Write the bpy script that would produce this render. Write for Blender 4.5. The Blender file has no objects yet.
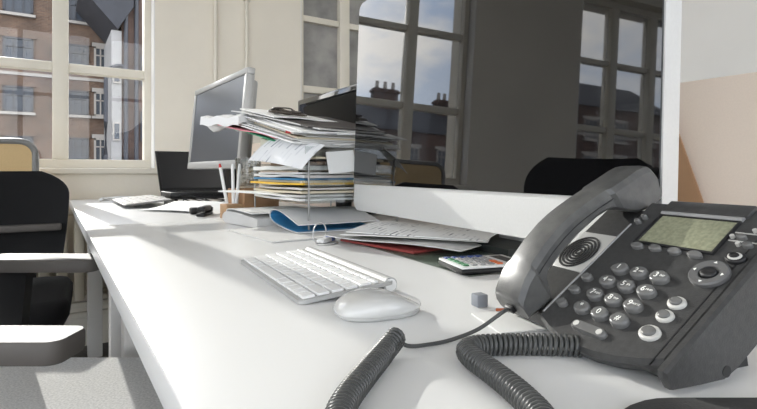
import bpy, bmesh, math, random
from mathutils import Vector, Matrix
random.seed(7)
R = math.radians
S = bpy.context.scene
COL = S.collection

# ------------------------------------------------------------------ camera
DESK = 0.73
CAMZ = DESK + 0.135
YAW = R(33)
FPX = 500.0
cd = bpy.data.cameras.new('camera'); cam = bpy.data.objects.new('camera', cd); COL.objects.link(cam)
cam.location = (0, 0, CAMZ); cam.rotation_euler = (R(90), 0, -YAW)
cd.sensor_width = 36; cd.lens = FPX / 757 * 36; cd.shift_y = (172 - 204.5) / 757
cd.clip_start = 0.01; cd.clip_end = 300
S.camera = cam
S.view_settings.view_transform = 'Standard'; S.view_settings.look = 'None'
S.view_settings.gamma = 1; S.view_settings.use_curve_mapping = False
S.view_settings.exposure = 0.07

# ------------------------------------------------------------------ world: blue sky with clouds
w = bpy.data.worlds.new('sky'); S.world = w; w.use_nodes = True
nt = w.node_tree; nt.nodes.clear()
def wn(t): return nt.nodes.new(t)
tc = wn('ShaderNodeTexCoord'); sep = wn('ShaderNodeSeparateXYZ'); nt.links.new(tc.outputs['Generated'], sep.inputs[0])
gr = wn('ShaderNodeValToRGB'); nt.links.new(sep.outputs['Z'], gr.inputs[0])
gr.color_ramp.elements[0].position = 0.0; gr.color_ramp.elements[0].color = (0.74, 0.80, 0.90, 1)
gr.color_ramp.elements[1].position = 0.7; gr.color_ramp.elements[1].color = (0.26, 0.40, 0.68, 1)
mp = wn('ShaderNodeMapping'); mp.inputs['Scale'].default_value = (2.2, 2.2, 5.0); nt.links.new(tc.outputs['Generated'], mp.inputs[0])
nz = wn('ShaderNodeTexNoise'); nz.inputs['Scale'].default_value = 1.6; nz.inputs['Detail'].default_value = 7; nz.inputs['Roughness'].default_value = 0.55
nt.links.new(mp.outputs[0], nz.inputs['Vector'])
cr = wn('ShaderNodeValToRGB'); nt.links.new(nz.outputs[0], cr.inputs[0])
cr.color_ramp.elements[0].position = 0.40; cr.color_ramp.elements[1].position = 0.58
mx = wn('ShaderNodeMixRGB'); nt.links.new(cr.outputs[0], mx.inputs[0]); nt.links.new(gr.outputs[0], mx.inputs[1])
mx.inputs[2].default_value = (1.04, 1.0, 0.96, 1)
bgn = wn('ShaderNodeBackground'); bgn.inputs['Strength'].default_value = 4.4; nt.links.new(mx.outputs[0], bgn.inputs[0])
wo = wn('ShaderNodeOutputWorld'); nt.links.new(bgn.outputs[0], wo.inputs[0])

# ------------------------------------------------------------------ sun (low, shining in through the far window)
SUN_SLOPE = 0.378                       # tan of elevation
sd = bpy.data.lights.new('sun', 'SUN'); sd.energy = 3.9; sd.angle = R(0.55); sd.color = (1.0, 0.965, 0.91)
sun = bpy.data.objects.new('sun', sd); COL.objects.link(sun)
to_sun = Vector((-0.081, 1.0, SUN_SLOPE)).normalized()
sun.rotation_euler = to_sun.to_track_quat('Z', 'Y').to_euler(); sun.location = (-2, 20, 12)

# added fill lights at the ceiling, out of view (housings built with the room)
CEIL = 3.1
FILL_W = 3.5
FILL_LAMPS = [(-2.4, 1.6), (-2.4, -0.9), (-0.6, 1.6), (-0.6, -0.9), (1.4, 1.6), (1.4, -0.9)]

# ------------------------------------------------------------------ helpers
Fv = Vector((math.sin(YAW), math.cos(YAW), 0)); Rv = Vector((math.cos(YAW), -math.sin(YAW), 0)); C0 = Vector((0, 0, CAMZ))
def ray(px, py): return Fv + Rv * ((px - 378) / FPX) + Vector((0, 0, (172 - py) / FPX))
def at_z(px, py, z=DESK):
    d = ray(px, py); return C0 + d * ((z - CAMZ) / d.z)
def at_Y(px, py, Y):
    d = ray(px, py); return C0 + d * (Y / d.y)
def at_X(px, py, X):
    d = ray(px, py); return C0 + d * (X / d.x)
def c2w(x, d, z): return Fv * d + Rv * x + Vector((0, 0, z))

def lin(c):
    return tuple((v / 12.92 if v <= 0.04045 else ((v + 0.055) / 1.055) ** 2.4) for v in [k / 255 for k in c]) + (1,)
MATS = {}
def mat(name, rgb, rough=0.5, metal=0.0, spec=0.5, var=0.0, vscale=20, bump=0.0, bscale=200, trans=0.0, ior=1.45, coat=0.0, sheen=0.0, rgb2=None):
    if name in MATS: return MATS[name]
    m = bpy.data.materials.new(name); m.use_nodes = True; t = m.node_tree; b = t.nodes['Principled BSDF']
    b.inputs['Base Color'].default_value = lin(rgb); b.inputs['Roughness'].default_value = rough
    b.inputs['Metallic'].default_value = metal; b.inputs['Specular IOR Level'].default_value = spec
    b.inputs['IOR'].default_value = ior; b.inputs['Transmission Weight'].default_value = trans
    b.inputs['Coat Weight'].default_value = coat; b.inputs['Sheen Weight'].default_value = sheen
    tcn = t.nodes.new('ShaderNodeTexCoord')
    if var > 0:
        n = t.nodes.new('ShaderNodeTexNoise'); n.inputs['Scale'].default_value = vscale; n.inputs['Detail'].default_value = 5
        t.links.new(tcn.outputs['Object'], n.inputs['Vector'])
        r = t.nodes.new('ShaderNodeValToRGB'); t.links.new(n.outputs[0], r.inputs[0])
        c = lin(rgb); c2 = lin(rgb2) if rgb2 else tuple(v * (1 - var) for v in c[:3]) + (1,)
        r.color_ramp.elements[0].position = 0.35; r.color_ramp.elements[0].color = c2
        r.color_ramp.elements[1].position = 0.65; r.color_ramp.elements[1].color = c
        t.links.new(r.outputs[0], b.inputs['Base Color'])
    if bump > 0:
        n = t.nodes.new('ShaderNodeTexNoise'); n.inputs['Scale'].default_value = bscale; n.inputs['Detail'].default_value = 4
        t.links.new(tcn.outputs['Object'], n.inputs['Vector'])
        bp = t.nodes.new('ShaderNodeBump'); bp.inputs['Strength'].default_value = bump; bp.inputs['Distance'].default_value = 0.002
        t.links.new(n.outputs[0], bp.inputs['Height']); t.links.new(bp.outputs[0], b.inputs['Normal'])
    MATS[name] = m; return m
def glass_mat(name, tint=(1, 1, 1), refl=0.07, rough=0.0):
    if name in MATS: return MATS[name]
    m = bpy.data.materials.new(name); m.use_nodes = True; t = m.node_tree; t.nodes.clear()
    a = t.nodes.new('ShaderNodeBsdfTransparent'); a.inputs[0].default_value = tint + (1,)
    g = t.nodes.new('ShaderNodeBsdfGlossy'); g.inputs['Roughness'].default_value = rough
    x = t.nodes.new('ShaderNodeMixShader'); x.inputs[0].default_value = refl
    o = t.nodes.new('ShaderNodeOutputMaterial')
    t.links.new(a.outputs[0], x.inputs[1]); t.links.new(g.outputs[0], x.inputs[2]); t.links.new(x.outputs[0], o.inputs[0])
    MATS[name] = m; return m
def brick_mat(name, c1, c2, mortar, scale=1.0):
    if name in MATS: return MATS[name]
    m = bpy.data.materials.new(name); m.use_nodes = True; t = m.node_tree; b = t.nodes['Principled BSDF']; b.inputs['Roughness'].default_value = 0.9
    tcn = t.nodes.new('ShaderNodeTexCoord'); mpn = t.nodes.new('ShaderNodeMapping'); mpn.inputs['Rotation'].default_value = (R(90), 0, 0)
    t.links.new(tcn.outputs['Object'], mpn.inputs[0])
    k = t.nodes.new('ShaderNodeTexBrick'); t.links.new(mpn.outputs[0], k.inputs['Vector'])
    k.inputs['Color1'].default_value = lin(c1); k.inputs['Color2'].default_value = lin(c2); k.inputs['Mortar'].default_value = lin(mortar)
    k.inputs['Scale'].default_value = scale; k.inputs['Brick Width'].default_value = 0.23; k.inputs['Row Height'].default_value = 0.075; k.inputs['Mortar Size'].default_value = 0.008
    n = t.nodes.new('ShaderNodeTexNoise'); n.inputs['Scale'].default_value = 0.7; n.inputs['Detail'].default_value = 6; t.links.new(tcn.outputs['Object'], n.inputs['Vector'])
    r = t.nodes.new('ShaderNodeValToRGB'); t.links.new(n.outputs[0], r.inputs[0]); r.color_ramp.elements[0].color = (.55, .55, .55, 1); r.color_ramp.elements[1].color = (1.25, 1.2, 1.15, 1)
    r.color_ramp.elements[0].position = .3; r.color_ramp.elements[1].position = .7
    x = t.nodes.new('ShaderNodeMixRGB'); x.blend_type = 'MULTIPLY'; x.inputs[0].default_value = 1
    t.links.new(k.outputs[0], x.inputs[1]); t.links.new(r.outputs[0], x.inputs[2]); t.links.new(x.outputs[0], b.inputs['Base Color'])
    MATS[name] = m; return m
def print_mat(name, paper, ink, sx=26, sy=90, amt=0.5):
    """white paper with rows of small grey print"""
    if name in MATS: return MATS[name]
    m = bpy.data.materials.new(name); m.use_nodes = True; t = m.node_tree; b = t.nodes['Principled BSDF']; b.inputs['Roughness'].default_value = 0.6
    tcn = t.nodes.new('ShaderNodeTexCoord')
    k = t.nodes.new('ShaderNodeTexBrick'); t.links.new(tcn.outputs['Object'], k.inputs['Vector'])
    k.inputs['Scale'].default_value = 1; k.inputs['Brick Width'].default_value = 1.2 / sx; k.inputs['Row Height'].default_value = 1.0 / sy; k.inputs['Mortar Size'].default_value = 0.36 / sy
    k.inputs['Color1'].default_value = lin(ink); k.inputs['Color2'].default_value = lin(paper); k.inputs['Mortar'].default_value = lin(paper); k.offset = 0.37
    n = t.nodes.new('ShaderNodeTexNoise'); n.inputs['Scale'].default_value = 14; t.links.new(tcn.outputs['Object'], n.inputs['Vector'])
    r = t.nodes.new('ShaderNodeValToRGB'); t.links.new(n.outputs[0], r.inputs[0]); r.color_ramp.elements[0].position = .5 - amt * .1; r.color_ramp.elements[1].position = .55
    x = t.nodes.new('ShaderNodeMixRGB'); t.links.new(r.outputs[0], x.inputs[0]); x.inputs[1].default_value = lin(paper); t.links.new(k.outputs[0], x.inputs[2])
    t.links.new(x.outputs[0], b.inputs['Base Color'])
    MATS[name] = m; return m

def tag(o, label=None, cat=None, group=None, kind=None):
    if label: o['label'] = label
    if cat: o['category'] = cat
    if group: o['group'] = group
    if kind: o['kind'] = kind
    return o
def empty(name, loc=(0, 0, 0), rz=0.0, label=None, cat=None, group=None):
    o = bpy.data.objects.new(name, None); COL.objects.link(o); o.location = loc; o.rotation_euler = (0, 0, rz); o.empty_display_size = 0.02
    return tag(o, label, cat, group)
def link(name, me, m, parent=None, loc=None, rot=None, mtx=None):
    o = bpy.data.objects.new(name, me); COL.objects.link(o)
    if m is not None and len(me.materials) == 0: me.materials.append(m)
    if parent: o.parent = parent
    if mtx is not None: o.matrix_local = mtx
    else:
        if loc is not None: o.location = loc
        if rot is not None: o.rotation_euler = rot
    return o
def smooth(me, angle=35):
    me.shade_smooth()
    if angle < 180:
        bm = bmesh.new(); bm.from_mesh(me)
        for e in bm.edges:
            e.smooth = (len(e.link_faces) == 2 and e.calc_face_angle(0) < R(angle))
        bm.to_mesh(me); bm.free()
    return me
def bm_mesh(name, bm, sm=None):
    bmesh.ops.recalc_face_normals(bm, faces=bm.faces[:])
    me = bpy.data.meshes.new(name); bm.to_mesh(me); bm.free()
    if sm: smooth(me, sm)
    return me
def bx(bm, x0, x1, y0, y1, z0, z1, bev=0.0, seg=2, mtx=None):
    t = bmesh.new()
    bmesh.ops.create_cube(t, size=1)
    for v in t.verts:
        v.co = Vector(((x0 + x1) / 2 + v.co.x * (x1 - x0), (y0 + y1) / 2 + v.co.y * (y1 - y0), (z0 + z1) / 2 + v.co.z * (z1 - z0)))
    if bev > 0: bmesh.ops.bevel(t, geom=t.edges[:], offset=bev, segments=seg, profile=0.5, affect='EDGES')
    if mtx is not None: t.transform(mtx)
    merge(bm, t)
def merge(bm, t):
    me = bpy.data.meshes.new('tmp'); t.to_mesh(me); t.free(); bm.from_mesh(me); bpy.data.meshes.remove(me)
def cyl(bm, p, q, r, r2=None, seg=16, caps=True):
    p = Vector(p); q = Vector(q); d = q - p
    t = bmesh.new(); bmesh.ops.create_cone(t, cap_ends=caps, segments=seg, radius1=r, radius2=r if r2 is None else r2, depth=d.length)
    t.transform(Matrix.Translation((p + q) / 2) @ d.to_track_quat('Z', 'Y').to_matrix().to_4x4()); merge(bm, t)
def tube(bm, pts, r, seg=6, closed=False):
    pts = [Vector(p) for p in pts]; n = len(pts); rings = []
    ref = Vector((0, 0, 1))
    for i in range(n):
        a = pts[(i - 1) % n] if (i > 0 or closed) else pts[i]; b = pts[(i + 1) % n] if (i < n - 1 or closed) else pts[i]
        d = (b - a).normalized()
        s = d.cross(ref)
        if s.length < 1e-4: s = d.cross(Vector((1, 0, 0)))
        s.normalize(); u = s.cross(d)
        rr = r[i] if isinstance(r, (list, tuple)) else r
        rings.append([bm.verts.new(pts[i] + (s * math.cos(2 * math.pi * k / seg) + u * math.sin(2 * math.pi * k / seg)) * rr) for k in range(seg)])
    for i in range(n if closed else n - 1):
        A = rings[i]; B = rings[(i + 1) % n]
        for k in range(seg): bm.faces.new((A[k], A[(k + 1) % seg], B[(k + 1) % seg], B[k]))
    if not closed:
        bm.faces.new(rings[0][::-1]); bm.faces.new(rings[-1])
def loft(bm, sections, caps=True, closed=True):
    rings = [[bm.verts.new(p) for p in s] for s in sections]
    n = len(rings[0])
    for A, B in zip(rings[:-1], rings[1:]):
        for k in range(n if closed else n - 1): bm.faces.new((A[k], A[(k + 1) % n], B[(k + 1) % n], B[k]))
    if caps: bm.faces.new(rings[0][::-1]); bm.faces.new(rings[-1])
def rrect(w, h, r, seg=5, r_bl=None):
    """rounded rectangle outline, centred"""
    out = []
    for cx, cy, a0 in ((w / 2 - r, h / 2 - r, 0), (-w / 2 + r, h / 2 - r, 90), (-w / 2 + r, -h / 2 + r, 180), (w / 2 - r, -h / 2 + r, 270)):
        for k in range(seg + 1):
            a = R(a0 + 90 * k / seg); out.append((cx + r * math.cos(a), cy + r * math.sin(a)))
    return out
def catmull(pts, n=12):
    pts = [Vector(p) for p in pts]; P = [pts[0] * 2 - pts[1]] + pts + [pts[-1] * 2 - pts[-2]]; out = []
    for i in range(1, len(P) - 2):
        a, b, c, d = P[i - 1], P[i], P[i + 1], P[i + 2]
        for k in range(n):
            t = k / n
            out.append(0.5 * ((2 * b) + (c - a) * t + (2 * a - 5 * b + 4 * c - d) * t * t + (3 * b - a - 3 * c + d) * t ** 3))
    out.append(pts[-1]); return out
def box(name, x0, x1, y0, y1, z0, z1, m, parent=None, bev=0.0, seg=2, mtx=None, kind=None):
    bm = bmesh.new(); bx(bm, x0, x1, y0, y1, z0, z1, bev, seg)
    o = link(name, bm_mesh(name, bm, 40 if bev else None), m, parent, mtx=mtx)
    if kind: o['kind'] = kind
    return o

# ------------------------------------------------------------------ materials
M_wall = mat('plaster wall', (235, 228, 214), 0.85, var=0.06, vscale=3, bump=0.25, bscale=60)
M_wallw = mat('white wall', (236, 234, 229), 0.85, var=0.04, vscale=3, bump=0.1, bscale=60)
M_ceil = mat('ceiling paint', (232, 231, 227), 0.9)
M_floor = mat('dark carpet', (92, 88, 84), 0.95, var=0.3, vscale=150, bump=0.5, bscale=400)
M_frame = mat('window paint', (226, 220, 206), 0.5, var=0.05, vscale=8)
M_reveal = mat('white painted brick', (232, 230, 226), 0.7, bump=0.3, bscale=40)
M_glass = glass_mat('window glass', (0.97, 0.98, 0.98), 0.02)
M_desk = mat('white laminate', (228, 228, 226), 0.28, spec=0.45)
M_deskedge = mat('laminate edge', (226, 225, 222), 0.35)
M_leg = mat('white painted metal', (214, 211, 205), 0.4)
M_alu = mat('silver aluminium', (214, 214, 212), 0.42, 0.25, var=0.03, vscale=300)
M_screen = mat('black glass screen', (13, 13, 14), 0.02, spec=0.62, ior=1.6)
M_phone = mat('charcoal plastic', (66, 66, 66), 0.33, spec=0.5, var=0.22, vscale=240, bump=0.12, bscale=900)
M_phonedk = mat('dark plastic', (30, 30, 32), 0.45)
M_key = mat('phone key', (104, 104, 103), 0.22, spec=0.7)
M_keylt = mat('pale key ring', (196, 195, 190), 0.3)
M_legend = mat('white print', (235, 235, 230), 0.5)
M_lcd = mat('olive lcd', (150, 152, 128), 0.35, var=0.18, vscale=350, rgb2=(128, 130, 108))
M_cord = mat('grey cord', (74, 75, 74), 0.3, spec=0.6)
M_white = mat('white plastic', (232, 232, 230), 0.3)
M_keycap = mat('white keycap', (236, 236, 234), 0.4)
M_mouse = mat('mouse shell', (206, 206, 203), 0.16, spec=0.6, coat=0.3)
M_black = mat('black plastic', (20, 20, 21), 0.45)
M_gloss = mat('gloss black', (14, 14, 15), 0.08, spec=0.7)
M_fabric = mat('black chair fabric', (18, 18, 19), 0.9, bump=0.4, bscale=500, sheen=0.05)
M_seat = mat('grey seat fabric', (230, 229, 226), 0.95, var=0.25, vscale=260, bump=0.5, bscale=500)
M_armp = mat('arm pad', (92, 88, 84), 0.55, spec=0.4)
M_paper = mat('white paper', (236, 236, 233), 0.65, var=0.03, vscale=12)
M_paper2 = mat('grey white paper', (216, 215, 212), 0.65, var=0.06, vscale=14)
M_paper3 = mat('cream paper', (224, 214, 190), 0.65, var=0.05, vscale=14)
M_print = print_mat('printed paper', (236, 236, 234), (96, 98, 108))
M_print2 = print_mat('table print paper', (232, 233, 234), (130, 136, 150), 14, 60)
M_acry = glass_mat('clear acrylic', (0.90, 0.92, 0.92), 0.14, 0.05)
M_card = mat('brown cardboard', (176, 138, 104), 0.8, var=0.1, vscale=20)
M_divider = mat('beige divider fabric', (238, 222, 206), 0.9, var=0.03, vscale=400, bump=0.15, bscale=900)
M_wood = mat('pale wood', (188, 152, 116), 0.6, var=0.12, vscale=30)

# ------------------------------------------------------------------ the room
XL, XR, YB, YF = -3.6, 2.6, -2.6, 2.9
box('floor', XL - .1, XR + .1, YB - .1, YF + .3, -0.1, 0, M_floor, kind='structure')
box('ceiling', XL - .1, XR + .1, YB - .1, YF + .3, CEIL + .1, CEIL + .2, M_ceil, kind='structure')
box('wall_right', XR, XR + .1, YB - .1, YF + .3, 0, CEIL + .1, M_wallw, kind='structure')
# tall unseen windows added in side and back walls to fill the room with daylight
LW_ = [(-2.5, -0.8), (-0.65, 1.05), (1.2, 2.75)]; BW_ = [(-3.3, -1.5), (-1.3, 0.5), (0.7, 2.4)]
LZ0, LZ1 = 0.5, 2.95
bm = bmesh.new(); ys = [YB - .1] + [v for w_ in LW_ for v in w_] + [YF + .3]
for i in range(0, len(ys), 2): bx(bm, XL - .1, XL, ys[i], ys[i + 1], 0, CEIL + .1)
for a, b in LW_: bx(bm, XL - .1, XL, a, b, 0, LZ0); bx(bm, XL - .1, XL, a, b, LZ1, CEIL + .1)
link('wall_left', bm_mesh('wl', bm), M_wallw)['kind'] = 'structure'
bm = bmesh.new(); ys = [XL] + [v for w_ in BW_ for v in w_] + [XR]
for i in range(0, len(ys), 2): bx(bm, ys[i], ys[i + 1], YB - .1, YB, 0, CEIL + .1)
for a, b in BW_: bx(bm, a, b, YB - .1, YB, 0, LZ0); bx(bm, a, b, YB - .1, YB, LZ1, CEIL + .1)
link('wall_back', bm_mesh('wb', bm), M_wallw)['kind'] = 'structure'
def fill_window(name, a, b, side):
    r_ = empty(name, ((XL - .05, (a + b) / 2, LZ0) if side else ((a + b) / 2, YB - .05, LZ0))); r_['kind'] = 'structure'
    if side: r_.rotation_euler = (0, 0, R(90))
    h = (b - a) / 2; H = LZ1 - LZ0; bm = bmesh.new()
    for q in ((-h, h, 0, .05), (-h, h, H - .05, H), (-h, -h + .05, 0, H), (h - .05, h, 0, H), (-.03, .03, 0, H), (-h, h, H * .6, H * .6 + .04)): bx(bm, q[0], q[1], -.03, .03, q[2], q[3])
    link('window_frame', bm_mesh('pw', bm), M_frame, r_)
    for q in (-h + .05, .03):
        for z0, z1 in ((.05, H * .6), (H * .6 + .04, H - .05)): box('pane', q, q + h - .08, -.003, .003, z0, z1, M_glass, r_)
for i, (a, b) in enumerate(LW_): fill_window('window_%d' % (4 + i), a, b, True)
for i, (a, b) in enumerate(BW_): fill_window('window_%d' % (7 + i), a, b, False)
# far wall with window openings
SILL, WTOP = 0.885, 2.42
WINS = [(-0.82, 0.455), (-2.95, -1.72), (1.30, 2.30)]
bm = bmesh.new()
WT = 0.34
xs = [XL] + sorted([v for w_ in WINS for v in w_]) + [XR]
for i in range(0, len(xs), 2): bx(bm, xs[i], xs[i + 1], YF, YF + WT, 0, CEIL + .1)
for a, b in WINS:
    bx(bm, a, b, YF, YF + WT, 0, SILL - 0.03); bx(bm, a, b, YF, YF + WT, WTOP, CEIL + .1)
wf = link('wall_far', bm_mesh('wall_far', bm), M_wall); wf['kind'] = 'structure'
BARS = [(1.375, 1.42), (1.83, 1.87)]; BARS_HI = [(1.375, 1.42), (1.905, 1.945)]
def window(name, xa, xb, ncol, panemat, yw=3.03, mull=0.07, edge=0.04, BARS=BARS_HI):
    root = empty(name, ((xa + xb) / 2, yw, SILL)); root['kind'] = 'structure'
    ox, oz = (xa + xb) / 2, SILL
    pw = ((xb - xa) - 2 * edge - (ncol - 1) * mull) / ncol
    zb, zt = SILL + 0.045, WTOP - 0.05
    bm = bmesh.new()
    bx(bm, xa - ox, xb - ox, -.04, .04, 0, zb - oz, .004); bx(bm, xa - ox, xb - ox, -.04, .04, zt - oz, WTOP - oz, .004)
    bx(bm, xa - ox, xa + edge - ox, -.04, .04, zb - oz, zt - oz, .004); bx(bm, xb - edge - ox, xb - ox, -.04, .04, zb - oz, zt - oz, .004)
    link('window_frame', bm_mesh('wfr', bm), M_frame, root)
    zs = [zb] + [v for b_ in BARS for v in b_] + [zt]
    for c in range(ncol):
        x0 = xa + edge + c * (pw + mull); x1 = x0 + pw
        if c: box('mullion', x0 - mull - ox, x0 - ox, -.045, .045, zb - oz, zt - oz, M_frame, root, .006)
        for (b0, b1) in BARS: box('glazing_bar', x0 - ox, x1 - ox, -.032, .032, b0 - oz, b1 - oz, M_frame, root, .005)
        for k in range(0, len(zs), 2):
            box('pane', x0 - ox, x1 - ox, -.004, .004, zs[k] - oz, zs[k + 1] - oz, panemat, root)
    box('window_sill', xa - ox - .03, xb - ox + .03, YF - yw - 0.03, -.035, -0.03, 0.0, M_frame, root, .006)
    for s, xx in ((1, xa), (-1, xb)):
        box('reveal', *sorted((xx - ox, xx + s * .006 - ox)), YF - yw + .001, -.04, 0, WTOP - oz, M_reveal, root)
    return root
window('window_1', WINS[0][0], WINS[0][1], 3, M_glass)
window('window_2', WINS[1][0], WINS[1][1], 3, M_glass)
M_grey = mat('frosted grey pane', (168, 166, 162), 0.35, var=0.22, vscale=5, rgb2=(128, 127, 126), spec=0.4)
window('window_3', WINS[2][0], WINS[2][1], 3, M_grey, yw=2.97, mull=0.075, edge=0.035, BARS=BARS)
# baseboard, radiator, wall conduits
bm = bmesh.new(); bx(bm, XL, XR, YF - .02, YF, 0, .14); bx(bm, XL, XR, YF - .03, YF, .14, .17, .006); bx(bm, XL, XR, YF - .025, YF, .19, .22, .004)
link('baseboard_far', bm_mesh('bb', bm), M_frame)['kind'] = 'structure'
rad = empty('radiator', (-0.2, YF - .09, 0.25), label='cream ribbed radiator under the far window', cat='radiator')
M_rad = mat('radiator enamel', (206, 198, 180), 0.45)
for k in range(18):
    box('rib', -.63 + k * .07, -.63 + k * .07 + .045, -.035, .035, 0, .45, M_rad, rad, .012)
bm = bmesh.new(); cyl(bm, (-.66, 0, .03), (.66, 0, .03), .014); cyl(bm, (-.66, 0, .42), (.66, 0, .42), .014); link('header_pipe', bm_mesh('hp', bm, 40), M_rad, rad)
for sx in (-.5, .5): box('bracket', sx - .015, sx + .015, -.02, .088, .1, .13, M_rad, rad)
for n_, (px, lab) in enumerate(((215, 'slim beige conduit running up the wall directly behind the silver monitor'), (246, 'beige conduit with a bracket running up the wall right of the silver monitor'))):
    p = at_Y(px, 60, YF - .012)
    root = empty('wall_conduit', (p.x, YF - .013, 0.9), label=lab, cat='pipe')
    bm = bmesh.new(); cyl(bm, (0, 0, 0), (0, 0, CEIL - .9), .011); link('pipe', bm_mesh('pipe', bm, 40), M_frame, root)
    for z in (0.35, 0.97, 1.6): box('clip', -.02, .02, -.014, .013, z, z + .02, M_frame, root, .003)
# unseen fill lights under the ceiling, added to brighten the room
for i, (x, y) in enumerate(FILL_LAMPS):
    root = empty('ceiling_fill_light', (x, y, CEIL), label='added fill light in a long white housing under the ceiling', cat='fill light', group='added fill lights')
    bm = bmesh.new(); bx(bm, -.16, .16, -.62, .62, .02, .1, .004); link('housing', bm_mesh('lh', bm), M_white, root)
    ld = bpy.data.lights.new('ceiling_fill_lamp', 'AREA'); ld.shape = 'RECTANGLE'; ld.size = .28; ld.size_y = 1.2; ld.energy = FILL_W; ld.color = (1.0, 0.975, 0.94)
    lo = bpy.data.objects.new('ceiling_fill_lamp', ld); COL.objects.link(lo); lo.parent = root; lo.location = (0, 0, .015)

# ------------------------------------------------------------------ outside: street, brick terrace, white wing
box('ground', -90, 90, -90, 90, -6.2, -6, mat('asphalt', (96, 96, 98), 0.9), kind='structure')
M_brick = brick_mat('brown brick', (106, 82, 66), (84, 63, 51), (112, 104, 94))
M_brick2 = brick_mat('dark brick', (92, 68, 58), (76, 56, 48), (98, 90, 84))
M_stone = mat('pale stone', (158, 152, 144), 0.8)
M_dkframe = mat('dark window frame', (50, 52, 58), 0.5)
M_pane = mat('far pane', (62, 68, 76), 0.2, spec=0.3)
M_slate = mat('slate roof', (52, 53, 58), 0.7, var=0.25, vscale=3)
def house(label, x0, x1, yf, depth, z1, wins, brick, ridge=1.5, chims=(), cat='building', group=None):
    root = empty('brick_house', ((x0 + x1) / 2, yf, -6), label=label, cat=cat); ox = (x0 + x1) / 2
    box('wall', x0 - ox, x1 - ox, 0, depth, 0, z1 + 6, brick, root)
    for z in (0.6, 5.9):
        if z < z1: box('stone_band', x0 - ox, x1 - ox, -.08, 0, z + 6, z + 6.16, M_stone, root)
    for (wx, wz, ww, wh, style) in wins:
        bm = bmesh.new()
        a, b, c, d = wx - ww / 2 - ox, wx + ww / 2 - ox, wz + 6, wz + wh + 6
        t = .1
        for (p0, p1, q0, q1) in ((a, b, c, c + t), (a, b, d - t, d), (a, a + t, c, d), (b - t, b, c, d)): bx(bm, p0, p1, -.1, .0, q0, q1)
        for k in range(1, 3): bx(bm, a + (b - a) * k / 3 - .035, a + (b - a) * k / 3 + .035, -.09, 0, c, d)
        bx(bm, a, b, -.09, 0, c + wh * .62, c + wh * .62 + .07)
        f = link('window', bm_mesh('hw', bm), M_dkframe if style else M_stone, root)
        box('pane', a + t, b - t, -.04, -.01, c + t, d - t, M_pane, f)
        box('sill', a - .1, b + .1, -.2, 0, c - .14, c, M_stone, f)
        box('lintel', a - .15, b + .15, -.06, 0, d, d + .22, M_stone if not style else brick, f)
    bm = bmesh.new()
    vs = [bm.verts.new(p) for p in ((x0 - ox - .2, -.2, z1 + 6), (x1 - ox + .2, -.2, z1 + 6), (x1 - ox + .2, depth / 2, z1 + 6 + ridge), (x0 - ox - .2, depth / 2, z1 + 6 + ridge), (x0 - ox - .2, depth, z1 + 6), (x1 - ox + .2, depth, z1 + 6))]
    for f_ in ((0, 1, 2, 3), (3, 2, 5, 4), (0, 3, 4), (1, 5, 2), (0, 4, 5, 1)): bm.faces.new([vs[i] for i in f_])
    link('roof', bm_mesh('hr', bm), M_slate, root)
    for (cx, cw, chh) in chims:
        bm = bmesh.new(); bx(bm, cx - ox - cw / 2, cx - ox + cw / 2, depth / 2 - .5, depth / 2 + .3, z1 + 6 + ridge * .6, z1 + 6 + ridge + chh); bx(bm, cx - ox - cw / 2 - .1, cx - ox + cw / 2 + .1, depth / 2 - .6, depth / 2 + .4, z1 + 6 + ridge + chh - .3, z1 + 6 + ridge + chh - .12)
        c_ = link('chimney', bm_mesh('ch', bm), brick, root)
        for k in range(3):
            bm = bmesh.new(); x = cx - ox - cw / 2 + cw * (k + .5) / 3; cyl(bm, (x, depth / 2 - .1, z1 + 6 + ridge + chh), (x, depth / 2 - .1, z1 + 6 + ridge + chh + .6), .16, .13, 10)
            link('chimney_pot', bm_mesh('cp', bm, 40), M_stone, c_)
    return root
wins = []
for cx_ in (-5.9, -3.6, -1.55, 1.15, 2.35):
    for cz_ in (-3.2, -1.0, 1.4, 3.98, 6.5, 9.1): wins.append((cx_, cz_, 1.3 if cx_ < 0 else 0.95, 1.35, 1 if cx_ < 2 else 0))
house('brown brick house front with dark framed windows seen across the street', -7.2, 2.95, 32, 8, 11.2, wins, M_brick, ridge=1.0)
wins = [(x, z, 1.2, 1.5, 0) for x in (-18.6, -16, -13.4, -10.8, -8.6) for z in (-3.2, -.4, 2.4)]
house('low dark brick terrace with chimneys reflected in the large screen', -20, -7.75, 33, 7, 5.0, wins, M_brick2, ridge=2.2, chims=((-12.3, 2.0, 1.3), (-17.5, 1.6, 1.0)))
wins = [(x, z, 1.3, 1.6, 0) for x in (-33.5, -30.6, -27.6, -24.8, -22) for z in (-3.2, -.2, 2.8, 5.6)]
house('tall brick block with a pitched roof at the left end of the street', -36, -20.6, 31, 9, 8.2, wins, M_brick2, ridge=3.0)
wing = empty('white_wing', (5.5, 27, -6), label='projecting dark brick wing with a white strip and drainpipes across the street', cat='building')
M_render = mat('white render', (150, 148, 145), 0.85, var=0.15, vscale=1.2)
box('wall', -2.7, 6, .6, 4.7, 0, 18.5, M_brick2, wing); box('white_strip', -3.15, -2.7, .5, 4.7, 0, 13.8, M_render, wing)
for x, y0, y1 in ((-2.52, .42, 18), (-2.05, .42, 18)):
    bm = bmesh.new(); tube(bm, [(x, y0, 0), (x, y0, y1)], .10, 8); link('drainpipe', bm_mesh('dp', bm, 40), M_dkframe, wing)
bm = bmesh.new(); tube(bm, catmull([(-3.4, .35, 0), (-3.4, .35, 10.5), (-3.35, .35, 11.6), (-3.0, .35, 12.0), (-2.6, .35, 12.0), (-2.45, .35, 11.4)], 6), .09, 8); link('drainpipe', bm_mesh('dp', bm, 40), M_dkframe, wing)
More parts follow.
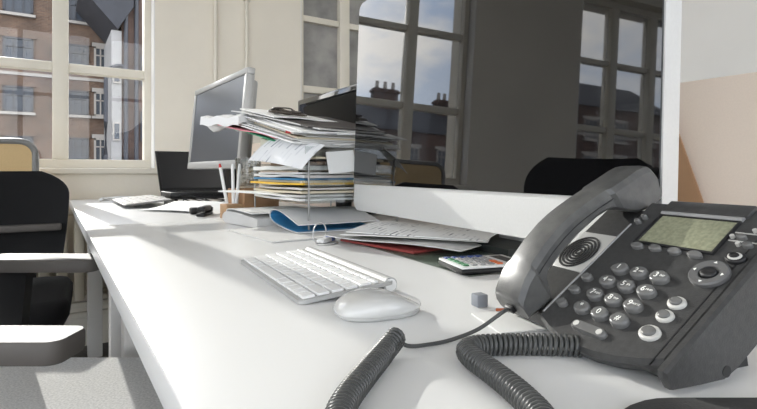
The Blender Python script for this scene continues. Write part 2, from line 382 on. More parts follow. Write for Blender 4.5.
for z in (5.6, 8.4, 11.2):
    f = box('window', -3.08, -2.76, .4, .5, z, z + .9, M_stone, wing); box('pane', -3.03, -2.81, .38, .41, z + .08, z + .82, M_pane, f)
    f = box('window', -1.85, -.9, .5, .6, z, z + 1.5, M_dkframe, wing); box('pane', -1.78, -.97, .48, .52, z + .08, z + 1.4, M_pane, f)
bm = bmesh.new(); tri = [(-4.5, 15.6), (-2.9, 13.8), (-2.2, 15.0), (-2.2, 18.6), (-3.2, 18.2)]
loft(bm, [[(x, y, z) for x, z in tri] for y in (.2, 4.7)])
link('roof', bm_mesh('wr', bm), M_slate, wing)

# ------------------------------------------------------------------ desks
DX0, DX1 = 0.062, 0.87
def desk(y0, y1, label):
    root = empty('desk', ((DX0 + DX1) / 2, (y0 + y1) / 2, 0), label=label, cat='desk', group='white desks in the row')
    hw, hl = (DX1 - DX0) / 2, (y1 - y0) / 2 - .0006
    box('desktop', -hw, hw, -hl, hl, DESK - .026, DESK, M_desk, root, .0022, 3)
    for sx in (-1, 1):
        for sy in (-1, 1):
            x = sx * (hw - .1); y = sy * (hl - .16)
            box('leg', x - .03, x + .03, y - .03, y + .03, 0, DESK - .07, M_leg, root, .004)
    for sy in (-1, 1):
        y = sy * (hl - .16); box('cross_rail', -hw + .06, hw - .06, y - .025, y + .025, DESK - .07, DESK - .026, M_leg, root, .003)
    box('back_panel', hw - .22, hw - .205, -hl + .2, hl - .2, .3, DESK - .026, M_leg, root)
    return root
desk(-0.14, 1.44, 'near white desk carrying the large computer, keyboard and telephone')
desk(1.44, 2.86, 'far white desk by the window carrying the silver monitor and laptop')
for y0, y1, lab in ((-0.5, 1.44, 'beige fabric divider screen behind the telephone on the near desk'), (1.445, 2.86, 'beige fabric divider screen behind the far desk')):
    root = empty('divider_screen', (.915, (y0 + y1) / 2, 0), label=lab, cat='divider')
    hl = (y1 - y0) / 2
    box('fabric_panel', -.018, .018, -hl, hl, .35, 1.018, M_divider, root, .004)
    for y in (-hl + .15, hl - .15): box('foot', -.03, .03, y - .03, y + .03, 0, .36, M_leg, root, .004)

# ------------------------------------------------------------------ large all-in-one computer
LW = 0.735; IH = 0.467
ang = YAW - R(26.4)                                # screen runs along (sin, cos) of this
p_right = c2w(.564 * .651 * LW, .651 * LW, 0)      # near lower corner in plan
idir = Vector((math.sin(ang), math.cos(ang), 0))
pc = p_right + idir * (LW / 2)
zbot = CAMZ - 37.5 / 500 * 1.547 * LW
imac = empty('all_in_one_computer', (pc.x, pc.y, DESK), -ang, 'large silver all-in-one computer with black glass screen on the near desk', 'computer')
TILT = Matrix.Translation((0, 0, zbot - DESK)) @ Matrix.Rotation(R(2.0), 4, 'Y')
# local: screen faces -x, width along y, z up from lower edge
def slab(yzpts, x0, x1, bm): loft(bm, [[(x0, y, z) for y, z in yzpts], [(x1, y, z) for y, z in yzpts]])
out = [(y, z + IH / 2) for y, z in rrect(LW, IH, .022, 6)]
bm = bmesh.new(); slab(out, 0.0, .024, bm); bmesh.ops.bevel(bm, geom=[e for e in bm.edges if abs(e.verts[0].co.x - e.verts[1].co.x) < 1e-6], offset=.0015, segments=2, affect='EDGES')
body = link('aluminium_body', bm_mesh('ib', bm, 40), M_alu, imac, mtx=TILT)
bm = bmesh.new(); secs = []
for k in range(7):
    t = k / 6; a = t * math.pi / 2
    s = math.cos(a) * .97 + .03 * (1 - t); secs.append([(.024 + .035 * math.sin(a), y * s * .99, (z - IH / 2) * s * .99 + IH / 2) for y, z in out])
loft(bm, secs); link('back_shell', bm_mesh('ibk', bm, 60), M_alu, imac, mtx=TILT)
CHIN = 25.5 / 500 * 1.547 * LW
gl = [(y, z) for y, z in [(a, b + (IH + CHIN) / 2) for a, b in rrect(LW - .004, IH - CHIN - .003, .02, 6)]]
zc = (IH + CHIN) / 2
gl = [(y, z if z > zc else (CHIN if z < CHIN + .021 else z)) for y, z in gl]
gl2 = []
for y, z in gl:
    if z <= CHIN + .0005: y = math.copysign(min(abs(y) + .02, LW / 2 - .002), y)
    if not gl2 or (abs(gl2[-1][0] - y) + abs(gl2[-1][1] - z)) > 1e-5: gl2.append((y, z))
bm = bmesh.new(); slab(gl2, -.0025, .0005, bm); link('screen_glass', bm_mesh('ig', bm), M_screen, imac, mtx=TILT)
bm = bmesh.new(); cyl(bm, (-.0028, 0, IH - .012), (-.0024, 0, IH - .012), .0025, seg=12); link('camera_lens', bm_mesh('il', bm), M_phonedk, imac, mtx=TILT)
bm = bmesh.new()
secs = []
for k in range(9):
    t = k / 8
    x = .085 + .085 * math.sin(t * math.pi / 2) - (0.0 if t < .6 else (t - .6) * .02); z = (zbot - DESK + .17) * (1 - t) + .008
    secs.append([(x - .004, -.055, z), (x + .004, -.055, z), (x + .004, .055, z), (x - .004, .055, z)])
loft(bm, secs); link('stand_neck', bm_mesh('isn', bm, 40), M_alu, imac)
foot = [(y, x) for x, y in rrect(.15, .17, .012, 4)]
bm = bmesh.new(); loft(bm, [[(x + .16, y, 0) for y, x in foot], [(x + .16, y, .006) for y, x in foot]]); link('stand_foot', bm_mesh('isf', bm, 40), M_alu, imac)

# ------------------------------------------------------------------ desk telephone
PS = .0178 / .016; sc_ = .0178 / .0185
oc = c2w(.2015 * sc_, .4145 * sc_, CAMZ - .082 * sc_)
pyaw = R(20.3) - YAW; pt = R(35.9); OZ = oc.z - DESK
phone = empty('desk_telephone', (oc.x, oc.y, DESK), pyaw, 'charcoal corded office telephone with keypad and small display on the near desk', 'telephone')
c_, s_ = math.cos(pt), math.sin(pt)
FM = Matrix(((0, c_, -s_, 0), (-1, 0, 0, 0), (0, s_, c_, OZ), (0, 0, 0, 1))) @ Matrix.Scale(PS, 4)   # face coords (u right, v up, h out)
def fpart(name, bm, m, parent=None, sm=35, mtx=None):
    o = link(name, bm_mesh(name, bm, sm), m, parent or phone, mtx=(FM if parent is None else Matrix()) @ (mtx or Matrix())); return o
def front(u): return -.0715 + 5.0 * (u - .018) ** 2 if u > -.04 else -.0715 + 5.0 * (-.058) ** 2 * 1.0
# desk plane in face coordinates, so the underside never goes below the desk
def hdesk(v, z=0.0015): return ((z - OZ) / PS - v * s_) / c_
def body_sections(us, top, vtop=.0815, lowfront=True):
    secs = []
    for i, u in enumerate(us):
        e = 0.0
        if i == 0 or i == len(us) - 1: e = .0022
        f0 = front(u)
        prof = [(f0 + e, top - .003 - e), (f0 + .0025 + e, top - e * .8), (-.045, top - e), (-.02, top - e), (.02, top - e), (.05, top - e), (vtop - .004, top - e), (vtop - e, top - .004 - e),
                (vtop - e, -.026), (.05, -.0335), (.012, -.036), (-.006, -.0362), (-.022, -.0355), (-.036, max(-.033, hdesk(-.036))), (-.046, max(-.0265, hdesk(-.046))), (-.0575, max(-.0165, hdesk(-.0575))), (f0 + .0015 + e, -.0095)]
        secs.append([(u, v, h) for v, h in prof])
    return secs
bm = bmesh.new(); loft(bm, body_sections([-.0300, -.0292, -.015, 0, .015, .03, .045, .06, .0715, .0735], 0.0)); fpart('body', bm, M_phone, sm=40)
bm = bmesh.new(); loft(bm, body_sections([-.0800, -.0785, -.066, -.05, -.04, -.0301], -.009)); fpart('cradle', bm, M_phone, sm=40)
# side cheek with its own lower line, plus a groove
bm = bmesh.new()
prof = [(-.0652, -.002), (-.0635, .0016), (.079, .0016), (.082, -.003), (.082, -.026), (.05, -.0335), (.004, -.0363), (-.010, -.0362), (-.022, -.0357), (-.033, -.0335), (-.0475, -.0235), (-.060, -.0142), (-.0655, -.010)]
loft(bm, [[(.0742, v, h) for v, h in prof], [(.0775, v, h) for v, h in prof], [(.0792, v * .99, h - .0015 if h > -.01 else h * .98) for v, h in prof]]); fpart('side_cheek', bm, M_phone, sm=30)
bm = bmesh.new(); bx(bm, .0664, .0672, -.062, .08, -.0006, .0003); fpart('groove', bm, M_phonedk, sm=None)
bm = bmesh.new(); cyl(bm, (.0795, -.029, -.0305), (.076, -.029, -.0305), .0034, seg=16); fpart('cord_socket', bm, M_phonedk)
# rear stand
bm = bmesh.new(); 
bm.free()
for u in (-.055, .05):
    bm = bmesh.new(); x = .03; zt_ = OZ + PS * (.03 * s_ - .034 * c_)
    loft(bm, [[(x - .006, -u * PS - .014, 0), (x + .012, -u * PS - .014, 0), (x + .012, -u * PS + .014, 0), (x - .006, -u * PS + .014, 0)], [(x - .004, -u * PS - .012, zt_ - .004), (x + .008, -u * PS - .012, zt_ - .004), (x + .008, -u * PS + .012, zt_ - .004), (x - .004, -u * PS + .012, zt_ - .004)]])
    link('stand_leg', bm_mesh('stl', bm), M_phonedk, phone)
bm = bmesh.new()
bm.free()
for y in (-.055, .06):
    bm = bmesh.new(); cyl(bm, (-.022, y, 0), (-.022, y, .007), .007, seg=12); link('rubber_foot', bm_mesh('rf', bm, 40), M_phonedk, phone)
# display: hood, frame, glass
bm = bmesh.new(); bx(bm, -.0125, .0515, .0675, .0800, -.002, .0022, .001); fpart('display_hood', bm, M_phone)
bm = bmesh.new(); cyl(bm, (-.0110, .0655, .0006), (.0500, .0655, .0006), .0021, seg=12); fpart('display_ridge', bm, mat('light grey trim', (150, 150, 150), .25, spec=.7))
bm = bmesh.new()
for a in ((-.0118, -.0088, .0300, .0640), (.0480, .0500, .0300, .0640), (-.0118, .0500, .0298, .0318), (-.0118, .05, .0628, .0645)): bx(bm, a[0], a[1], a[2], a[3], -.001, .0016, .0004)
fpart('display_frame', bm, M_phonedk)
bm = bmesh.new(); bx(bm, -.0088, .048, .0318, .0628, -.001, .0006); fpart('display_screen', bm, M_lcd, sm=None)
# keys
def oval(rx, ry, h, dome=.25, n=20):
    bm = bmesh.new(); prof = [(1.0, 0), (1.0, h * .55), (.93, h * .85), (.78, h), (.4, h * (1 - dome * .25)), (.0001, h * (1 - dome * .35))]
    loft(bm, [[(rx * k * math.cos(2 * math.pi * i / n), ry * k * math.sin(2 * math.pi * i / n), z) for i in range(n)] for k, z in prof])
    return bm_mesh('key', bm, 50)
def fkey(name, me, m, u, v, h=0.0): return link(name, me, m, phone, mtx=FM @ Matrix.Translation((u, v, h)))
def legend(txt, parent, size, x, y, z, m=M_legend):
    cu = bpy.data.curves.new('legend', 'FONT'); cu.body = txt; cu.size = size; cu.align_x = 'CENTER'; cu.align_y = 'CENTER'; cu.extrude = .00008
    me = bpy.data.meshes.new_from_object(bpy.data.objects.new('tmp', cu))
    return link('legend', me, m, parent, mtx=Matrix.Translation((x, y, z)))
bezel = oval(.0078, .0064, .0010); num = oval(.0066, .0054, .0044)
subs = ['', 'ABC', 'DEF', 'GHI', 'JKL', 'MNO', 'PQRS', 'TUV', 'WXYZ', '', '', '']
for i, ch in enumerate('123456789*0#'):
    u, v = .016 * (i % 3), -.014 * (i // 3)
    k = fkey('number_key', num, M_key, u, v, .0001)
    legend(ch, k, .0062, -.0012 if subs[i] else 0, 0, .0044)
    if subs[i]: legend(subs[i], k, .0021, .0033, 0, .0044)
fn = oval(.0050, .0036, .0036)
for u, v in ((-.0197, -.0149), (-.020, -.0286), (-.0195, -.0432)): fkey('side_key', fn, M_key, u, v)
soft = oval(.0052, .0030, .0030)
for u, v in ((-.0053, .0263), (.0097, .0266), (.0249, .0266), (.0399, .0265)): fkey('soft_key', soft, M_key, u, v)
bm = bmesh.new()
loft(bm, [[(x * k + .0174, y * k - .056, z) for x, y in rrect(.029, .0068, .0033, 5)] for k, z in ((1, 0), (1, .002), (.93, .0032), (.6, .0034))]); rk = fpart('rocker_key', bm, M_key, sm=50)
for u in (.0075, .0275):
    bm = bmesh.new(); cyl(bm, (u, -.056, .0030), (u, -.056, .0037), .0022, seg=12); fpart('rocker_dimple', bm, M_keylt, parent=rk)
for (u, v, r) in ((.0543, -.0157, .0058), (.0542, -.0276, .0056), (.0541, -.0425, .0068)):
    k = fkey('ringed_key', oval(r, r * .86, .0022), M_keylt, u, v)
    kc = link('key_centre', oval(r * .66, r * .56, .0020), M_key, k, loc=(0, 0, .0017)); 
# navigation ring
bm = bmesh.new(); n = 36; prof = [(.0118, 0), (.0118, .0022), (.0108, .0032), (.0062, .0026), (.0056, .0016), (.0056, 0)]
loft(bm, [[(r * math.cos(2 * math.pi * i / n), r * .95 * math.sin(2 * math.pi * i / n), z) for i in range(n)] for r, z in prof], caps=False)
nav = link('navigation_ring', bm_mesh('nav', bm, 40), mat('nav ring grey', (96, 96, 96), .3), phone, mtx=FM @ Matrix.Translation((.0583, .0123, .0002)))
link('navigation_button', oval(.0050, .0046, .0038), M_phonedk, nav, loc=(0, 0, 0))
for a in range(4):
    bm = bmesh.new(); ca, sa = math.cos(a * math.pi / 2), math.sin(a * math.pi / 2)
    tri = [(.0098, 0), (.0082, .0011), (.0082, -.0011)]
    loft(bm, [[(x * ca - y * sa, x * sa + y * ca, z) for x, y in tri] for z in (.0026, .0033)]); link('arrow_mark', bm_mesh('am', bm), M_legend, nav)
k = fkey('ringed_key', oval(.0062, .0050, .0026), M_phonedk, .0645, .0297)
k2 = link('key_ring', oval(.0044, .0034, .0020), M_keylt, k, loc=(0, 0, .0013)); link('key_centre', oval(.0030, .0022, .0016), M_phonedk, k, loc=(0, 0, .0026))
for (u, v) in ((.0579, .0485), (.0650, .0420), (.068, .0560)):
    fkey('line_key', oval(.0034, .0024, .0030), M_key, u, v)
    bm = bmesh.new(); cyl(bm, (u - .0058, v, -.0005), (u - .0058, v, .0022), .0014, seg=10); fpart('indicator_lamp', bm, M_keylt)
for v in (.0455, .0535):
    bm = bmesh.new(); bx(bm, .051, .074, v - .0004, v + .0004, 0, .0004); fpart('label_line', bm, M_keylt, sm=None)
for (u, v) in ((-.0235, .052), (-.0215, .058)): fkey('hook_stud', oval(.0026, .002, .004), M_key, u, v)
# cradle edge ridge and speaker grille; pale plate also paints in sunlit cradle floor
bm = bmesh.new(); cyl(bm, (-.0296, -.055, -.0008), (-.0296, .050, -.0008), .0014, seg=10); fpart('cradle_ridge', bm, mat('light grey trim', (150, 150, 150), .25))
bm = bmesh.new(); bx(bm, -.0785, -.0318, -.004, .042, -.0095, -.0082, .0006); gr_ = fpart('sunlit_speaker_plate', bm, mat('sunlit speaker plate', (176, 176, 174), .4))
for k in range(6):
    r0 = .0020 + k * .0031
    bm = bmesh.new(); n = 40
    loft(bm, [[(-.0625 + r * .88 * math.cos(2 * math.pi * i / n), .017 + r * math.sin(2 * math.pi * i / n), z) for i in range(n)] for r, z in ((r0, -.0083), (r0, -.0074), (r0 + .0017, -.0074), (r0 + .0017, -.0083))], caps=False)
    fpart('grille_ring', bm, M_phonedk, parent=gr_)
# handset
def interp(tab, x):
    if x <= tab[0][0]: return tab[0][1]
    for (a, b), (c, d) in zip(tab[:-1], tab[1:]):
        if x <= c: return b + (d - b) * (x - a) / (c - a)
    return tab[-1][1]
HB = [(-.0650, .0125), (-.0642, .0148), (-.062, .0172), (-.050, .0245), (-.035, .0295), (-.018, .0335), (0, .0358), (.015, .0360), (.034, .0340), (.052, .0312), (.07, .0282), (.088, .0255), (.096, .0236), (.0995, .0212), (.1012, .0175), (.1018, .0135)]
HI = [(-.0650, -.002), (-.045, -.0045), (-.038, -.003), (-.034, .0095), (-.029, .0138), (-.012, .0172), (.012, .0192), (.034, .0185), (.046, .0160), (.053, .011), (.060, .004), (.068, -.003), (.08, -.008), (.096, -.0105), (.1018, -.0095)]
vs_ = [-.0650, -.0642, -.062, -.056, -.050, -.045, -.041, -.038, -.036, -.034, -.0315, -.029, -.02, -.012, 0, .012, .023, .034, .040, .046, .0495, .053, .0565, .060, .064, .068, .074, .08, .088, .094, .096, .098, .0995, .1005, .1012, .1018]
secs = []
for v0 in vs_:
    v = v0; hb, hi = interp(HB, v), interp(HI, v)
    wgrip = .0158 + (.0022 if v < -.04 or v > .055 else 0)
    uc = -.0535; c1 = min(.0030, (hb - hi) * .3); c2 = min(.003, (hb - hi) * .25)
    secs.append([(uc + wgrip - c2, v, hi), (uc + wgrip, v, hi + c2), (uc + wgrip, v, hb - c1 * 1.6), (uc + wgrip - .0012, v, hb - c1), (uc + wgrip - c1, v, hb - .0004), (uc + wgrip * .4, v, hb + .0008), (uc - wgrip * .4, v, hb + .0008),
                 (uc - wgrip + c1, v, hb - .0004), (uc - wgrip + .0012, v, hb - c1), (uc - wgrip, v, hb - c1 * 1.6), (uc - wgrip, v, hi + c2), (uc - wgrip + c2, v, hi)])
    if v0 > .085: secs[-1] = [(a, b - (hb - h) * .32 * (v0 - .085) / .0168, h) for a, b, h in secs[-1]]
bm = bmesh.new(); loft(bm, secs); hs = fpart('handset', bm, mat('handset plastic', (92, 92, 90), .34, spec=.6, var=.3, vscale=70, rgb2=(74, 74, 74), bump=.1, bscale=900), sm=24)
bm = bmesh.new(); bx(bm, -.058, -.049, -.0685, -.064, .0015, .0075, .001); fpart('cord_plug', bm, M_phonedk, parent=hs)
bm = bmesh.new(); tube(bm, [(-.0375, v, interp(HB, v) - .0088) for v in [-.04 + i * .0075 for i in range(20)]], .0004, 5); fpart('seam_line', bm, M_phonedk, parent=hs)

# coiled cord: thin lead from the handset, two coils, lead into the base
inv = phone.matrix_basis.inverted() if False else (Matrix.Translation((oc.x, oc.y, DESK)) @ Matrix.Rotation(pyaw, 4, 'Z')).inverted()
WM = inv.inverted()
CR, CW = .0066, .00165
def dp(px, py, z): return at_z(px, py, DESK + z)
start = (WM @ FM) @ Vector((-.0535, -.0685, .0042))
zt = CR + CW
# the lead between handset and coil
lead = [start, start + (dp(498, 322, .02) - start) * .55 + Vector((0, 0, .004)), dp(478, 329, .009), dp(450, 340, .0026), dp(425, 345, .0026), dp(408, 346, .004), dp(398, 341, zt)]
bm = bmesh.new(); tube(bm, [inv @ p for p in catmull(lead, 10)], .00165, 8); link('cord_lead', bm_mesh('cl', bm, 180), M_cord, phone)
cpath = [dp(396, 337, zt + .004), dp(384, 352, zt), dp(363, 377, zt), dp(345, 401, zt), dp(338, 425, zt), dp(352, 470, zt), dp(410, 505, zt), dp(480, 490, zt), dp(535, 455, zt), dp(545, 425, zt), dp(522, 397, zt), dp(493, 373, zt), dp(472, 358, zt), dp(467, 350, zt), dp(478, 346, zt), dp(500, 344.5, zt), dp(530, 344, zt), dp(560, 345, zt), dp(580, 346, zt)]
P = catmull(cpath, 24)
L = [0]
for a, b in zip(P[:-1], P[1:]): L.append(L[-1] + (b - a).length)
def on_path(s):
    lo, hi = 0, len(L) - 1
    while hi - lo > 1:
        m_ = (lo + hi) // 2
        if L[m_] <= s: lo = m_
        else: hi = m_
    t = (s - L[lo]) / max(1e-9, L[hi] - L[lo]); return P[lo].lerp(P[hi], t), (P[hi] - P[lo]).normalized()
pitch = .00375; seg = 14; N = int(L[-1] / pitch * seg); hel = []
for i in range(N + 1):
    s = L[-1] * i / N; p, d = on_path(s)
    sd_ = d.cross(Vector((0, 0, 1))).normalized(); up_ = sd_.cross(d); a = 2 * math.pi * i / seg
    hel.append(inv @ (p + (sd_ * math.cos(a) + up_ * math.sin(a)) * CR))
bm = bmesh.new(); tube(bm, hel, CW, 6); link('coiled_cord', bm_mesh('cc', bm, 180), M_cord, phone)

# ------------------------------------------------------------------ keyboard
def make_keyboard(name, loc, rz, Lk, Dk, label, tubeback=True, mk=M_keycap, mb=M_alu, zf=.0045, zb=.0145):
    root = empty(name, loc, rz, label, 'keyboard')
    slope = math.atan2(zb - zf, Dk)
    bm = bmesh.new()
    o = rrect(Lk, Dk, .008, 4)
    loft(bm, [[(x + Lk / 2, y + Dk / 2, max(0.0005, (zf + (zb - zf) * (y + Dk / 2) / Dk) - .0042)) for x, y in o], [(x + Lk / 2, y + Dk / 2, zf + (zb - zf) * (y + Dk / 2) / Dk) for x, y in o]])
    link('plate', bm_mesh('kp', bm, 40), mb, root)
    if tubeback:
        bm = bmesh.new(); cyl(bm, (0.004, Dk - .004, .0090), (Lk - .004, Dk - .004, .0090), .0086, seg=24); tb = link('battery_tube', bm_mesh('kt', bm, 40), mb, root)
        bm = bmesh.new(); cyl(bm, (Lk - .0041, Dk - .004, .0090), (Lk - .0025, Dk - .004, .0090), .0070, seg=24); link('tube_cap', bm_mesh('kc', bm, 40), M_white, tb)
    else:
        box('foot', 0.02, .05, Dk - .02, Dk - .01, 0, zb - .003, mb, root); box('foot', Lk - .05, Lk - .02, Dk - .02, Dk - .01, 0, zb - .003, mb, root)
    u = Lk * .978 / 14.5; g = u * .15; x_off = Lk * .011; rows = [([1.0357] * 14, .52), ([1] * 13 + [1.5], 1), ([1.5] + [1] * 13, 1), ([1.75] + [1] * 11 + [1.75], 1), ([2.25] + [1] * 10 + [2.25], 1), ([1, 1, 1, 1.25, 5, 1.25, 1, 1, 1, 1], 1)]
    rowh = (Dk - .012 - (.010 if tubeback else .004)) / 5.52
    y = Dk - .006 - (.012 if tubeback else .004); cache = {}
    for ws, hh in rows:
        y -= rowh * hh; x = x_off
        tot = sum(ws)
        for w_ in ws:
            ww = w_ * u * 14.5 / tot
            key = (round(ww, 5), hh)
            if key not in cache:
                bm = bmesh.new(); bx(bm, -ww / 2 + g / 2, ww / 2 - g / 2, -rowh * hh / 2 + g / 2, rowh * hh / 2 - g / 2, 0, .0030, .0006, 1); cache[key] = bm_mesh('key', bm)
            yc = y + rowh * hh / 2
            link('key', cache[key], mk, root, loc=(x + ww / 2, yc, zf + (zb - zf) * yc / Dk - .0003), rot=(slope, 0, 0)); x += ww
    return root
k1, k2_ = at_z(239, 260.5, DESK + .004), at_z(298.5, 302, DESK + .004)
kd = k2_ - k1
make_keyboard('wireless_keyboard', (k1.x, k1.y, DESK), math.atan2(kd.y, kd.x), kd.length, .112, 'slim white and silver keyboard lying in front of the large screen', mb=mat('keyboard aluminium', (178, 178, 176), .5, .1))

# ------------------------------------------------------------------ mouse
mp0 = at_z(335, 318.5, DESK); mp1 = at_z(416, 309, DESK); md = mp1 - mp0; ML = md.length
mo = empty('computer_mouse', ((mp0.x + mp1.x) / 2, (mp0.y + mp1.y) / 2, DESK), math.atan2(md.y, md.x), 'smooth white wireless mouse beside the slim keyboard', 'mouse')
def mouse_sec(a, w, z, n=40): 
    pts = []
    for i in range(n):
        t = 2 * math.pi * i / n; ct, st = math.cos(t), math.sin(t)
        pts.append((a * math.copysign(abs(ct) ** .8, ct), w * math.copysign(abs(st) ** .75, st), z))
    return pts
MW = .030
def topz(x): return .0065 + .0145 * max(0, 1 - (abs(x + .006) / (ML * .56)) ** 2.3)
secs = []
for k, f in enumerate([1.0, 1.0, .985, .95, .88, .75, .55, .3, .02]):
    lift = [0, .25, .45, .65, .8, .91, .97, .995, 1.0][k]
    secs.append([(x * f, y * f, (.0045 + .0048 * max(0, x / (ML / 2)) ** 2) + (topz(x * f) - (.0045 + .0048 * max(0, x / (ML / 2)) ** 2)) * lift) for x, y, z in mouse_sec(ML / 2, MW, 0)])
bm = bmesh.new(); loft(bm, secs); link('top_shell', bm_mesh('mt', bm, 180), M_mouse, mo)
bm = bmesh.new(); loft(bm, [[(x * .9, y * .86, .0006) for x, y, z in mouse_sec(ML / 2, MW, 0)], [(x * .97, y * .95, .003) for x, y, z in mouse_sec(ML / 2, MW, 0)], [(x * .985, y * .985, .0050 + .0048 * max(0, x / (ML / 2)) ** 2) for x, y, z in mouse_sec(ML / 2, MW, 0)]]); link('base', bm_mesh('mb', bm, 60), M_alu, mo)

# ------------------------------------------------------------------ paper helper
def sheet(name, loc, rz, wx, wy, th, m, label=None, cat='paper', group=None, fz=None, nx=12, ny=12, tilt=None):
    """a sheet or bundle, local origin at its centre underside"""
    bm = bmesh.new(); g = [[], []]
    fz = fz or (lambda a, b: 0)
    for l in (0, 1):
        for j in range(ny + 1):
            g[l].append([bm.verts.new(((i / nx - .5) * wx, (j / ny - .5) * wy, fz(i / nx, j / ny) + l * th)) for i in range(nx + 1)])
    for j in range(ny):
        for i in range(nx):
            bm.faces.new((g[1][j][i], g[1][j][i + 1], g[1][j + 1][i + 1], g[1][j + 1][i])); bm.faces.new((g[0][j][i], g[0][j + 1][i], g[0][j + 1][i + 1], g[0][j][i + 1]))
    for i in range(nx):
        bm.faces.new((g[0][0][i], g[0][0][i + 1], g[1][0][i + 1], g[1][0][i])); bm.faces.new((g[0][ny][i + 1], g[0][ny][i], g[1][ny][i], g[1][ny][i + 1]))
    for j in range(ny):
        bm.faces.new((g[0][j + 1][0], g[0][j][0], g[1][j][0], g[1][j + 1][0])); bm.faces.new((g[0][j][nx], g[0][j + 1][nx], g[1][j + 1][nx], g[1][j][nx]))
    o = link(name, bm_mesh(name, bm, 40), m); o.location = loc; o.rotation_euler = (tilt or (0, 0))[0:2] + (rz,) if tilt else (0, 0, rz)
    return tag(o, label, cat, group)

# ------------------------------------------------------------------ letter trays and their papers
TX0, TX1, TY0, TY1 = .462, .71, 1.005, 1.345
tiers = [0.068, 0.104, 0.139, 0.174]
names = ['lowest', 'second lowest', 'second highest', 'highest']
for i, z in enumerate(tiers):
    root = empty('letter_tray', ((TX0 + TX1) / 2, (TY0 + TY1) / 2, DESK), label='clear acrylic letter tray, %s tier of the stack left of the large screen' % names[i], cat='tray', group='stacked clear letter trays')
    hx, hy = (TX1 - TX0) / 2, (TY1 - TY0) / 2
    box('tray_floor', -hx, hx, -hy, hy, z - .003, z - .0005, M_acry, root)
    box('side_wall', -hx, hx, -hy, -hy + .003, z - .0005, z + .018, M_acry, root); box('side_wall', -hx, hx, hy - .003, hy, z - .0005, z + .018, M_acry, root)
    box('back_wall', hx - .003, hx, -hy + .003, hy - .003, z - .0005, z + .02, M_acry, root)
    z0 = 0 if i == 0 else tiers[i - 1] + .018
    M_post = mat('steel post', (150, 150, 148), .3, .6)
    for sx in (-1, 1):
        for sy in (-1, 1):
            bm = bmesh.new(); cyl(bm, (sx * (hx - .006), sy * (hy + .004), z0 - (.018 if i else 0)), (sx * (hx - .006), sy * (hy + .004), z - .001), .0022, seg=8); link('post', bm_mesh('po', bm, 40), M_post, root)
cx, cy = (TX0 + TX1) / 2, (TY0 + TY1) / 2
rnd = random.Random(4)
def stack(tier_z, n, zmax, labels, mats, group, spread=.012, size=(.225, .305), over=0.0):
    z = tier_z
    th = (zmax - tier_z) / n
    for k in range(n):
        m = mats[k % len(mats)]
        a1, a2 = rnd.uniform(-.5, 1) * th, rnd.uniform(0, 1)
        amp = rnd.uniform(.3, 1.0) * th * .35
        sheet('paper_bundle', (cx - .012 + rnd.uniform(-spread, spread) - over, cy + rnd.uniform(-spread, spread), DESK + z), rnd.uniform(-.05, .05), size[0] * rnd.uniform(.94, 1.0), size[1] * rnd.uniform(.93, 1.0), th * .62, m, labels[k], 'paper', group,
              fz=lambda a, b, q=amp, ph=a2: q * (1 + math.sin(6 * b + 9 * ph)) * .5)
        z += th
stack(.0690, 4, .100, ['%s in the lowest clear letter tray' % t_ for t_ in ('bottommost white paper bundle', 'grey-white paper bundle, second from below', 'cream paper bundle, third from below', 'topmost white paper bundle')], [M_paper, M_paper2, M_paper3, M_paper], 'papers in the lowest tray')
M_yel = mat('yellow card', (236, 190, 62), .6); M_blu = mat('blue card', (58, 132, 178), .6); M_red = mat('red card', (192, 60, 56), .6)
sheet('folder', (cx - .02, cy, DESK + .1050), .03, .225, .318, .0045, M_yel, 'yellow card folder below the blue one in the letter trays', 'folder', fz=lambda a, b: .004 * (b - .5) ** 2)
sheet('paper_bundle', (cx - .012, cy - .006, DESK + .1105), -.02, .22, .30, .005, M_paper3, 'cream paper bundle between the yellow and blue folders', 'paper')
sheet('folder', (cx - .018, cy + .004, DESK + .1165), -.03, .225, .31, .004, M_blu, 'blue card folder above the yellow one in the letter trays', 'folder')
sheet('paper_bundle', (cx - .016, cy - .002, DESK + .1215), .04, .22, .30, .006, M_paper2, 'greyish paper bundle on top of the blue folder', 'paper', fz=lambda a, b: .003 * math.sin(5 * b) ** 2)
sheet('paper_bundle', (cx - .012, cy, DESK + .1300), -.02, .215, .295, .004, M_paper, 'thin white paper bundle just under the second highest clear tray', 'paper')
sheet('paper_bundle', (cx - .016, cy, DESK + .1395), .03, .222, .305, .009, M_paper, 'thick white paper bundle at the bottom of the second highest tray', 'paper', fz=lambda a, b: .002 * math.sin(7 * b) ** 2)
M_brn = mat('brown cover', (120, 94, 74), .6); M_dkg = mat('dark cover', (64, 62, 60), .6)
sheet('notebook', (cx - .004, cy - .03, DESK + .1515), .05, .19, .25, .007, M_brn, 'brown covered notebook in the second highest letter tray', 'notebook')
sheet('notebook', (cx + .004, cy - .045, DESK + .1590), -.04, .18, .22, .005, M_dkg, 'thin dark notebook lying on the brown one', 'notebook')
sheet('paper_bundle', (cx - .004, cy - .04, DESK + .1645), .03, .19, .24, .005, M_paper3, 'cream paper bundle lying on the thin dark notebook', 'paper')
